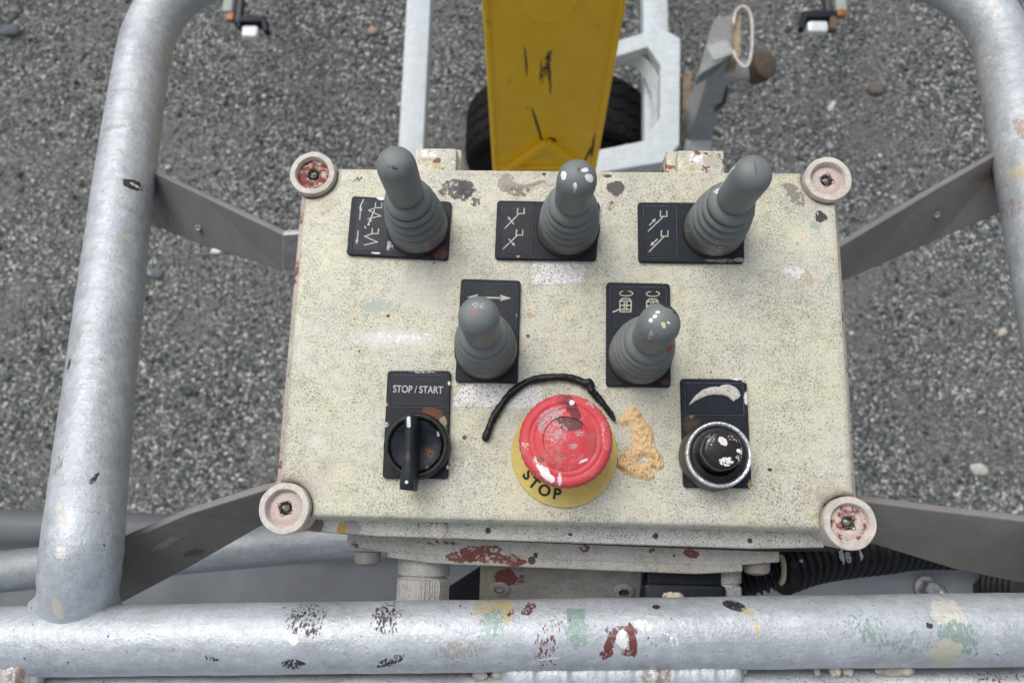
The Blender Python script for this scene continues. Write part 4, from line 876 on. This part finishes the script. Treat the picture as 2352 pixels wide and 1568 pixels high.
# lettering -------------------------------------------------------------
def letter(ch_, size, parent, ctr, rot, z, mat, bold=0.0, name='lettering', sx=1.0):
    cu = bpy.data.curves.new('tmp', 'FONT'); cu.body = ch_; cu.size = size; cu.align_x = 'CENTER'; cu.align_y = 'CENTER'; cu.offset = bold; cu.extrude = .00006
    to = bpy.data.objects.new('tmp', cu); scene.collection.objects.link(to); dg = bpy.context.evaluated_depsgraph_get(); dg.update()
    m_ = bpy.data.meshes.new_from_object(to.evaluated_get(dg)); bpy.data.objects.remove(to)
    V_ = np.array([v.co[:] for v in m_.vertices]); F_ = [list(p.vertices) for p in m_.polygons]; bpy.data.meshes.remove(m_)
    V_[:, 0] *= sx; c_, s_ = math.cos(rot), math.sin(rot)
    V_ = np.column_stack([V_[:, 0] * c_ - V_[:, 1] * s_ + ctr[0], V_[:, 0] * s_ + V_[:, 1] * c_ + ctr[1], V_[:, 2] + z])
    return obj(name, V_, F_, mat, parent, smooth=False)

# start/stop selector -----------------------------------------------------
p6, q6 = plate([(890, 851), (1035, 851), (1029, 1099), (878, 1098)], box, [(993, 948, 24, 16, -20, (.15, .05, .02), .42), (1018, 968, 8, 12, 0, (.3, .24, .16), .35), (1022, 1010, 5, 40, 3, (.27, .23, .12), .42), (948, 922, 3.5, 3.5, 0, wht, 0), (1036 - 4, 880, 3, 4, 0, wht, .3), (886, 928, 5, 5, 0, TAN, .3), (888, 975, 4, 7, 0, wht, .5), (1028, 1072, 3, 4, 0, wht, .3), (970, 854, 30, 3, 0, wht, .52)], .34, True, .03)
letter('STOP / START', .0056, p6, P(960, 895, PZ)[:2], -.005, PZ + .0001, simple('print_white', (.42, .42, .39), .5, 0, .3, 600), .00007, sx=.80)
black_gloss = simple('black_plastic', (.010, .014, .020), .32, 0, .35, 90, bstr=.06, dust=(.07, .08, .09, .35), stn=[(980, 1035, 10, 14, 10, (.16, .05, .02), .46, 'e', .02), (1003, 990, 5, 7, -20, (.4, .42, .45), .4, 'e', .02), (1004, 1050, 6, 10, 0, (.22, .17, .13), .45, 'e', .02), (976, 1076, 5, 9, 0, (.25, .1, .06), .4, 'e', .02)])
zk = .012; ck = P(955, 1022, zk)
sw = obj('selector_switch', *lathe([(.0176, -.012), (.0176, -.0025), (.0171, -.0006), (.0160, 0), (.0149, -.0003), (.0144, -.0012), (.0140, -.004)], ck, seg=56, cap=False), simple('bezel_black', (.016, .016, .017), .42, 0, .4, 120, dust=(.1, .09, .07, .3)), box, auto=50, label='black rotary start and stop switch with a long handle')
obj('rotor', *lathe([(.0140, -.0045), (.0138, -.0018), (.0134, -.0010), (.0105, -.0022), (0, -.0030)], ck, seg=56, cap=False), black_gloss, sw, auto=60)
zt_ = .0245
topq = [(931, 949, 949, 951), (930, 960, 951, 960), (932, 985, 949, 985), (931, 1010, 948, 1010), (929, 1040, 948, 1040), (924, 1075, 948, 1078), (919, 1105, 947, 1108), (917, 1123, 945, 1126)]
rings = []
for i, (xa, ya, xb, yb) in enumerate(topq):
    A, Bq = P(xa, ya, zt_), P(xb, yb, zt_); e = (Bq - A) / np.linalg.norm(Bq - A); up_ = np.array([0, 0, 1.])
    dz = 0 if 0 < i < len(topq) - 1 else -.0012
    rings.append(np.array([A - up_ * .0015 + up_ * dz - e * .0004, A + e * .0012 + up_ * dz, Bq - e * .0012 + up_ * dz, Bq - up_ * .0015 + up_ * dz + e * .0004, Bq + e * .0012 - up_ * .0135, A - e * .0012 - up_ * .0135]))
hd = obj('handle', *loft(rings), simple('handle_black', (.014, .019, .026), .38, 0, .35, 120, dust=(.09, .085, .08, .3), stn=[(927 - 5 + 14, 1048, 6, 10, 0, (.07, .05, .045), .4, 'e', zt_)]), sw, auto=45, smooth=True); bevel(hd, .0006, 2)
c = P(939, 969, zt_ + .0003); obj('pointer_mark', *rbox(c, (.0021, .0060, .0007), .0010, .0003, frame((1, .08, 0), (-.08, 1, 0))), simple('pointer_white', (.55, .56, .58), .4, 0, .05), hd)
c = P(934, 1107, zt_ + .0002); obj('paint_speck', *lathe([(.0010, 0), (.0008, .0003), (0, .0004)], c, seg=14), simple('speck_cream', (.7, .67, .55), .5), hd)

# emergency stop -----------------------------------------------------------
ye_m = simple('stop_disk_yellow', (.56, .43, .10), .5, 0, .12, 60, bstr=.1, dust=(.34, .30, .17, .6)); 
mm = ye_m.node_tree
cs = P(1296, 1041, .0012)
es = obj('emergency_stop', *lathe([(.0286, -.0012), (.0286, .0004), (.0283, .0008), (0, .0008)], cs, seg=72), ye_m, box, auto=30, label='red mushroom stop button on a yellow disk')
blk_print = simple('print_black', (.02, .02, .018), .6, 0, .3, 400)
for ch_, (lx, ly), rt in (('S', c5(347, 880), -50), ('T', c5(395, 946), -38), ('O', c5(475, 1002), -24), ('P', c5(572, 1030), -9)):
    letter(ch_, .0082, es, P(lx, ly, .002)[:2], math.radians(rt), .0023, blk_print, .00022)
red = M('stop_red'); ra = red.noise(70, 5, .7); rb = red.noise(170, 6, .75)
rc = red.mix(red.rng(ra, .35, .7), (.50, .036, .050), (.60, .075, .088)); 
rc = red.mix(red.math('MULTIPLY', red.rng(rb, .52, .62), red.rng(red.noise(34, 3), .42, .56, 0, .8)), rc, (.42, .22, .2))
rc = red.stains(rc, [(*c5(690, 360), 32, 12, -62, (.13, .02, .028), .1), (*c5(640, 300), 22, 14, -40, (.22, .04, .05), .46), (*c5(680, 492), 28, 14, -5, (.11, .03, .035), .05), (*c5(620, 448), 30, 6, -8, (.11, .03, .035), .1), (*c5(490, 870), 9, 24, 48, WHT, .25), (*c5(430, 800), 7, 18, 30, WHT, .48), (*c5(597, 910), 4, 14, 0, (.7, .55, .6), .3), (*c5(570, 570), 8, 18, -38, (.65, .45, .42), .48), (*c5(540, 410), 30, 15, 25, (.42, .28, .3), .42), (*c5(460, 500), 12, 16, 0, (.3, .27, .27), .44), (*c5(690, 660), 13, 6, 10, (.3, .3, .32), .44), (*c5(755, 560), 10, 8, 0, (.36, .3, .32), .48), (*c5(520, 700), 20, 30, 0, (.42, .2, .18), .54), (*c5(850, 600), 18, 30, 0, (.32, .1, .1), .55), (*c5(690, 320), 6, 5, 0, WHT, .2), (*c5(830, 330), 13, 8, -20, (.55, .4, .42), .5), (*c5(450, 760), 8, 7, 0, (.28, .09, .08), .3), (*c5(780, 770), 10, 3, 25, WHT, .35), (*c5(330, 650), 10, 14, 0, (.6, .45, .3), .52), (*c5(600, 720), 18, 9, -10, (.26, .06, .06), .5), (*c5(930, 560), 6, 24, 0, (.6, .4, .4), .55), (*c5(560, 530), 30, 30, 0, (.45, .28, .27), .5)], .034, amp=.004, wscale=240, bscale=900)
red_m = red.set(Base_Color=rc, Roughness=red.rng(ra, .3, .7, .55, .7), Normal=red.bump(rb, .3, .0006))
cr = P(1300, 1010, .0325); RH = .0236
def scal(kk, a, r): 
    return r * (1 - (.016 * np.clip(np.abs(np.sin(a * 17)) * 1.0 - .72, 0, 1) / .28 if 3 <= kk <= 8 else 0))
prof = [(.0125, -.031), (.0128, -.012), (.0190, -.0095), (.0225, -.0085), (.0234, -.0070), (.0238, -.0052), (.0236, -.0030), (.0229, -.0014), (.0218, -.0004), (.0190, .0005), (.0184, .0000), (.0178, .0005), (.0165, .0008), (.0156, .0004), (.0151, .0009), (.0125, .0012), (.0118, .0015), (.0113, .0006), (.0106, .0007), (.0098, .0011), (.0060, .0012), (0, .0013)]
obj('button_head', *lathe(prof, cr, (.0, .0, 1), 136, rf=scal), red_m, es, auto=60)

# potentiometer ---------------------------------------------------------
p7, q7 = plate([(1563, 869), (1715, 870), (1727, 1121), (1570, 1119)], box, [(*c5(1665, 205), 8, 9, -30, wht, .47), (*c5(2035, 290), 5, 16, 0, wht, .42), (*c5(2020, 150), 8, 5, -30, (.5, .45, .4), .45), (*c5(1960, 135), 13, 4, 0, wht, .1), (*c5(1610, 430), 4, 3, 0, (.3, .3, .3), .3), (*c5(2065, 960), 5, 12, 0, TAN, .42), (*c5(1620, 500), 20, 26, 10, (.09, .05, .035), .45), (*c5(1940, 372), 3, 4, 0, wht, 0), (*c5(2070, 560), 4, 30, 0, (.25, .23, .2), .5)], .335, True, .04)
warr = [c5(*p) for p in [(1595, 338), (1640, 272), (1700, 225), (1750, 207), (1800, 200), (1828, 204), (1850, 188), (1900, 184), (1950, 205), (1978, 235), (1988, 268), (1975, 288), (1950, 296), (1940, 312), (1915, 290), (1895, 272), (1850, 260), (1790, 256), (1740, 264), (1700, 280), (1650, 303)]]
wp = [P(x, y, PZ)[:2] for x, y in warr]; xs_ = [p[0] for p in wp]; ys_ = [p[1] for p in wp]
V_, F_ = blobmesh(lambda X_, Y_: sdf_poly(X_, Y_, wp), (min(xs_) - .001, min(ys_) - .001, max(xs_) + .001, max(ys_) + .001), .00035, .0004, .0004, .00012, lambda X_, Y_: PZ + 0 * X_, edge=.0001, nscale=1500)
obj('swept_arrow_mark', V_, F_, cream('arrow_paint', None, tint=(.6, .57, .5)), p7)
chrome = silver('worn_chrome', base=(.55, .57, .6), metal=.9, rough=.28)
kp_ = P(1652, 1043, .0165)
kn = obj('speed_knob', *lathe([(.0164, -.0035), (.0171, -.0030), (.0171, -.0012), (.0167, 0), (.0156, .0002), (.0146, -.0006), (.0142, -.0022)], kp_, seg=64, cap=False), chrome, box, auto=60, label='black speed knob in a worn chrome ring')
obj('skirt', *lathe([(.0184, -.0148), (.0182, -.011), (.0165, -.0035), (.0158, -.003)], kp_, seg=56, cap=False), simple('shaded_skirt', (.10, .095, .09), .45, .5, .4, 90, dust=(.09, .06, .04, .6)), kn, auto=50)  # dark grey carries the shading of the skirt below the ring
obj('collar', *lathe([(.0146, -.003), (.0142, -.0012), (.0132, -.0006), (.0112, -.0008), (.0104, -.002)], kp_, seg=56, cap=False), simple('collar_black', (.013, .013, .014), .3, 0, .3, 100, dust=(.2, .2, .2, .15)), kn, auto=50)
cap_m = simple('cap_black', (.014, .012, .012), .22, 0, .4, 90, coat=.3, stn=[(*c5(1855, 622), 7, 11, 35, (.7, .62, .64), 0), (*c5(1880, 778), 16, 9, 10, WHT, .42), (*c5(2000, 720), 9, 22, -25, (.6, .6, .58), .5), (*c5(1975, 690), 4, 4, 0, WHT, .1), (*c5(1915, 590), 8, 8, 0, (.4, .38, .4), .52), (*c5(1760, 610), 8, 12, 0, (.3, .3, .32), .5), (*c5(1980, 600), 14, 10, -40, (.5, .5, .5), .54)], z=.033)
kc = P(1661, 1033, .0330)
obj('knob_cap', *lathe([(.0100, -.018), (.0100, -.004), (.0098, -.0015), (.0092, -.0004), (.0078, 0), (0, .0002)], kc, seg=56, rf=lambda k_, a, r: r * (1 + .03 * np.sin(5 * a + 1) * (np.sin(5 * a + 1) > 0))), cap_m, kn, auto=60)

# sealant bead, foam, stickers --------------------------------------------
bead = [(15, 620), (35, 560), (62, 490), (95, 420), (140, 350), (200, 272), (275, 205), (355, 160), (440, 138), (540, 126), (640, 128), (730, 148), (790, 172), (825, 182), (838, 222), (870, 262), (905, 300), (950, 355), (990, 410), (1022, 462)]
pth = catmull([P(*c5(x, y), .0022) for x, y in bead], 5); n = len(pth)
t_ = np.linspace(0, 1, n); rr = .0021 * np.interp(t_, [0, .02, .1, .35, .6, .66, .70, .8, .97, 1], [.5, .95, 1.0, 1.02, 1.0, 1.5, 1.15, .95, .65, .25])
obj('sealant_bead', *sweep(pth, rr, 14, rf=lambda i, a, r: r * (1 + .06 * math.sin(i * 1.7) + .08 * np.sin(2 * a + i * .5))), simple('black_sealant', (.010, .013, .014), .35, 0, .3, 120, dust=(.08, .08, .07, .3)), box, label='curved black strip round the top of the stop button')
foam_c = [(1155, 405, 52), (1190, 420, 40), (1100, 462, 34), (1075, 468, 22), (1180, 460, 38), (1215, 520, 66), (1248, 560, 70), (1232, 620, 78), (1250, 660, 62), (1225, 690, 52), (1190, 705, 38), (1290, 705, 50), (1330, 740, 48), (1358, 785, 36), (1365, 812, 24), (1110, 760, 48), (1150, 740, 42), (1075, 790, 42), (1120, 820, 50), (1170, 840, 52), (1215, 865, 38), (1265, 875, 36), (1300, 885, 26), (1150, 790, 48), (1315, 772, 30), (1235, 840, 34)]
fc = [(P(*c5(x, y), .001)[:2], r / 3.36 * .000237) for x, y, r in foam_c]
holes = [(1245, 765, 40), (1215, 738, 14), (1330, 838, 18)]
hc = [(P(*c5(x, y), .001)[:2], r / 3.36 * .000237) for x, y, r in holes]
def foam_sd(X_, Y_):
    d = np.full(X_.shape, -1.)
    k_ = .0012
    acc = np.zeros(X_.shape)
    for (c_, r_) in fc: acc += np.exp(np.clip((r_ - np.hypot(X_ - c_[0], Y_ - c_[1])) / k_, -30, 30))
    d = k_ * np.log(acc + 1e-12) - .0002 + .0005 * np.sin(X_ * 2900 + 3 * np.sin(Y_ * 1700)) * np.sin(Y_ * 2300)
    for (c_, r_) in hc: d = np.minimum(d, np.hypot(X_ - c_[0], Y_ - c_[1]) - r_ + .0008)
    return d
a, b = P(*c5(1020, 930), 0), P(*c5(1410, 350), 0)
V_, F_ = blobmesh(foam_sd, (a[0], a[1], b[0], b[1]), 0.00036, .0026, .0018, .0012, nscale=520)
fm = M('dried_foam'); f1 = fm.noise(230, 5, .7); f2 = fm.vor(520); g = fm.n('ShaderNodeSeparateXYZ'); fm.l(fm.co, g.inputs[0])
fcol = fm.mix(fm.rng(f1, .4, .65), (.68, .49, .27), (.60, .42, .22)); yl0 = P(*c5(1100, 690), 0)[1]
lowr = fm.rng(g.outputs[1], yl0 + .001, yl0 - .004)
fcol = fm.mix(fm.math('MULTIPLY', fm.math('MULTIPLY', fm.rng(f2, .3, .2), fm.rng(fm.noise(120, 3), .45, .55)), lowr), fcol, (.16, .085, .02))
fcol = fm.mix(fm.math('MULTIPLY', fm.rng(fm.noise(160, 4), .55, .62), lowr), fcol, (.38, .25, .06))
obj('foam_blob', V_, F_, fm.set(Base_Color=fcol, Roughness=.75, Normal=fm.bump(fm.noise(700, 4, .7), .5, .0006)), box, label='lump of dried beige foam right of the stop button')
stk = cream('sticker_residue', None, tint=(.78, .77, .74), speck=1.25)
def sticker(px_pts, label):
    poly = []
    L2 = px_pts + [px_pts[0]]
    for k in range(len(px_pts)):
        (ax, ay), (bx, by) = L2[k], L2[k + 1]
        n_ = max(2, int(math.hypot(bx - ax, by - ay) / 6))
        for i in range(n_):
            t = i / n_; j = random.uniform(-1.0, 1.0) * (3.5 if (k == 2) else .5); poly.append(P(ax + (bx - ax) * t, ay + (by - ay) * t + j, .0003)[:2])
    poly = poly[::-1]
    V_ = [(p[0], p[1], .0002) for p in poly]; obj('sticker_residue', V_, [list(range(len(poly)))], stk, box, smooth=False, label=label)
sticker([(1221, 606), (1345, 606), (1344, 648), (1220, 655)], 'white sticker remnant below the middle joystick')
sticker([(1066, 880), (1246, 884), (1246, 937), (1040, 936), (1042, 915)], 'white sticker remnant left of the stop button')

# under the box: glands, bracket, connector -------------------------------------
pale = cream('gland_paint', None, tint=(.46, .45, .42), speck=.9)
def gland(px, py0, r, label, ncorn=8):
    zc_ = -.066; c = P(px, py0, zc_); c[2] = zc_
    g = obj('cable_gland', *lathe([(r * 1.0, -.02), (r * 1.0, .004), (r * .98, .0048), (r * .86, .005), (r * .86, .0075)], c, (0, -1, 0), 40, cap=False), pale, box, auto=35, label=label)
    def rfh(k, a, rr): 
        return rr * (.93 / np.cos((a % (2 * math.pi / ncorn)) - math.pi / ncorn)) * (1 + .012 * np.sign(np.sin(a * 60)))
    V_, F_ = lathe([(r * .9, .0065), (r * 1.0, .0075), (r * 1.0, .030), (r * .9, .034), (r * .4, .036)], c, (0, -1, 0), 240, rf=rfh, cap=False); obj('gland_nut', V_, F_, pale, g, auto=25)
gland(974, 1300, .0158, 'ribbed cable gland left of the centre bracket')
gland(1664, 1318, .0098, 'smaller ribbed cable gland right of the black connector')
# bracket plate standing under the box
pb_m = cream('post_plate_paint', [(1161, 1327, 24, 18, 0, RED, .22, 'e', -.06), (1190, 1330, 12, 16, 0, RED, .5, 'e', -.06), (1115, 1325, 4, 60, 0, (.3, .25, .1), .4, 'e', -.06)], -.06, tint=(.25, .235, .2), speck=.6)
qA = [P(1103, 1296, -.056), P(1474, 1306, -.056), P(1477, 1420, -.090), P(1100, 1420, -.090)]
po = obj('post_plate', *slab(qA, .008), pb_m, box, smooth=False, label='dull plate with two countersunk screws below the box'); bevel(po, .001)
nrm = np.cross(qA[1] - qA[0], qA[3] - qA[0]); nrm /= np.linalg.norm(nrm); nrm = nrm if nrm[2] > 0 else -nrm
def onq(px, py):
    d = Rm @ np.array([(px - CX) / FPX, (CY - py) / FPX, -1.0]); t = ((qA[0] - CAM) @ nrm) / (d @ nrm); return CAM + d * t
for (x, y) in ((1147, 1353), (1433, 1359)):
    c = onq(x, y)
    s_ = obj('countersunk_screw', *lathe([(.0064, -.001), (.0064, .0002), (.0058, .0006), (.0031, .0006)], c, nrm, 40, cap=False), cream('screw_face', None, tint=(.26, .25, .23)), po, auto=40)
    obj('hex_socket', *lathe([(.0033, .00065), (.0031, -.0006), (0, -.0008)], c, nrm, 6, cap=False), simple('socket_dark', (.05, .048, .045), .6), s_, smooth=False)
con_m = simple('connector_navy', (.008, .010, .018), .4, 0, .4, 80)
c = P(1558, 1338, -.075)
o = obj('connector', *rbox(c + [0, .012, .006], (.0435, .040, .03), .003, .002), con_m, box, auto=40, label='dark blue connector between the plate and the right gland')
obj('connector_cap', *rbox(c + [0, -.014, .007], (.0475, .03, .033), .003, .002), con_m, o, auto=40)
V_, F_ = blobmesh(lambda X_, Y_: .0075 - np.hypot((X_ - P(1546, 1374, -.055)[0]) * .8, Y_ - P(1546, 1377, -.055)[1]), (*(P(1510, 1400, -.055)[:2]), *(P(1590, 1350, -.055)[:2])), .0007, .005, .003, .002, lambda X_, Y_: -.054 + 0 * X_)
obj('foam_crumb', V_, F_, simple('crumb', (.55, .48, .38), .8, 0, .2, 200), o)

# corrugated hose ------------------------------------------------------------
HO = P(1700, 1335, -.10)
hose = thing('corrugated_hose', 'black corrugated cable hose running from under the box to the lower right bracket', 'hose', tuple(P(1700, 1335, -.10)))
def corr(px_pts, z0, z1, r0, r1, pitch, name, mat):
    p = catmull([P(x, y, z0 + (z1 - z0) * i / (len(px_pts) - 1)) for i, (x, y) in enumerate(px_pts)], 40)
    s = np.concatenate([[0], np.cumsum(np.linalg.norm(np.diff(p, axis=0), axis=1))]); ss = np.arange(0, s[-1], pitch / 8); p = np.array([np.interp(ss, s, p[:, i]) for i in range(3)]).T
    r = np.interp(ss, [0, s[-1]], [r0, r1]); w_ = np.cos(ss / pitch * 2 * math.pi); r = r * (1 + .12 * np.tanh(w_ * 2.5))
    return obj(name, *sweep(p, r, 28), mat, hose)
hose_m = simple('hose_black', (.011, .012, .016), .42, 0, .4, 70, dust=(.05, .045, .04, .4), stn=[(2000, 1275, 5, 14, 10, (.45, .46, .48), .3, 'e', -.09), (1948, 1278, 6, 18, 12, (.4, .42, .45), .35, 'e', -.09), (1965, 1282, 5, 12, 10, (.35, .37, .4), .4, 'e', -.09), (1890, 1295, 4, 10, 0, (.12, .03, .02), .4, 'e', -.09), (1838, 1287, 4, 3, 0, (.4, .42, .45), .1, 'e', -.09), (1920, 1262, 4, 8, 0, (.15, .04, .02), .3, 'e', -.09)], org=(HO[0], HO[1]))
corr([(1590, 1350), (1700, 1337), (1740, 1325), (1795, 1306)], -.105, -.10, .0098, .0100, .0045, 'inner_hose', hose_m)
corr([(1790, 1306), (1860, 1283), (1940, 1270), (2020, 1262), (2110, 1252), (2260, 1255)], -.10, -.15, .0150, .0146, .0064, 'outer_hose', hose_m)
pth = catmull([P(1793 + 13 * math.cos(a) * .6, 1308 + 30 * math.sin(a), -.092 + .004 * math.cos(a)) for a in np.linspace(-1.5, 1.5, 10)], 4)
obj('tape_wrap', *sweep(pth, .0017, 10), simple('tape_cream', (.45, .42, .3), .7), hose)
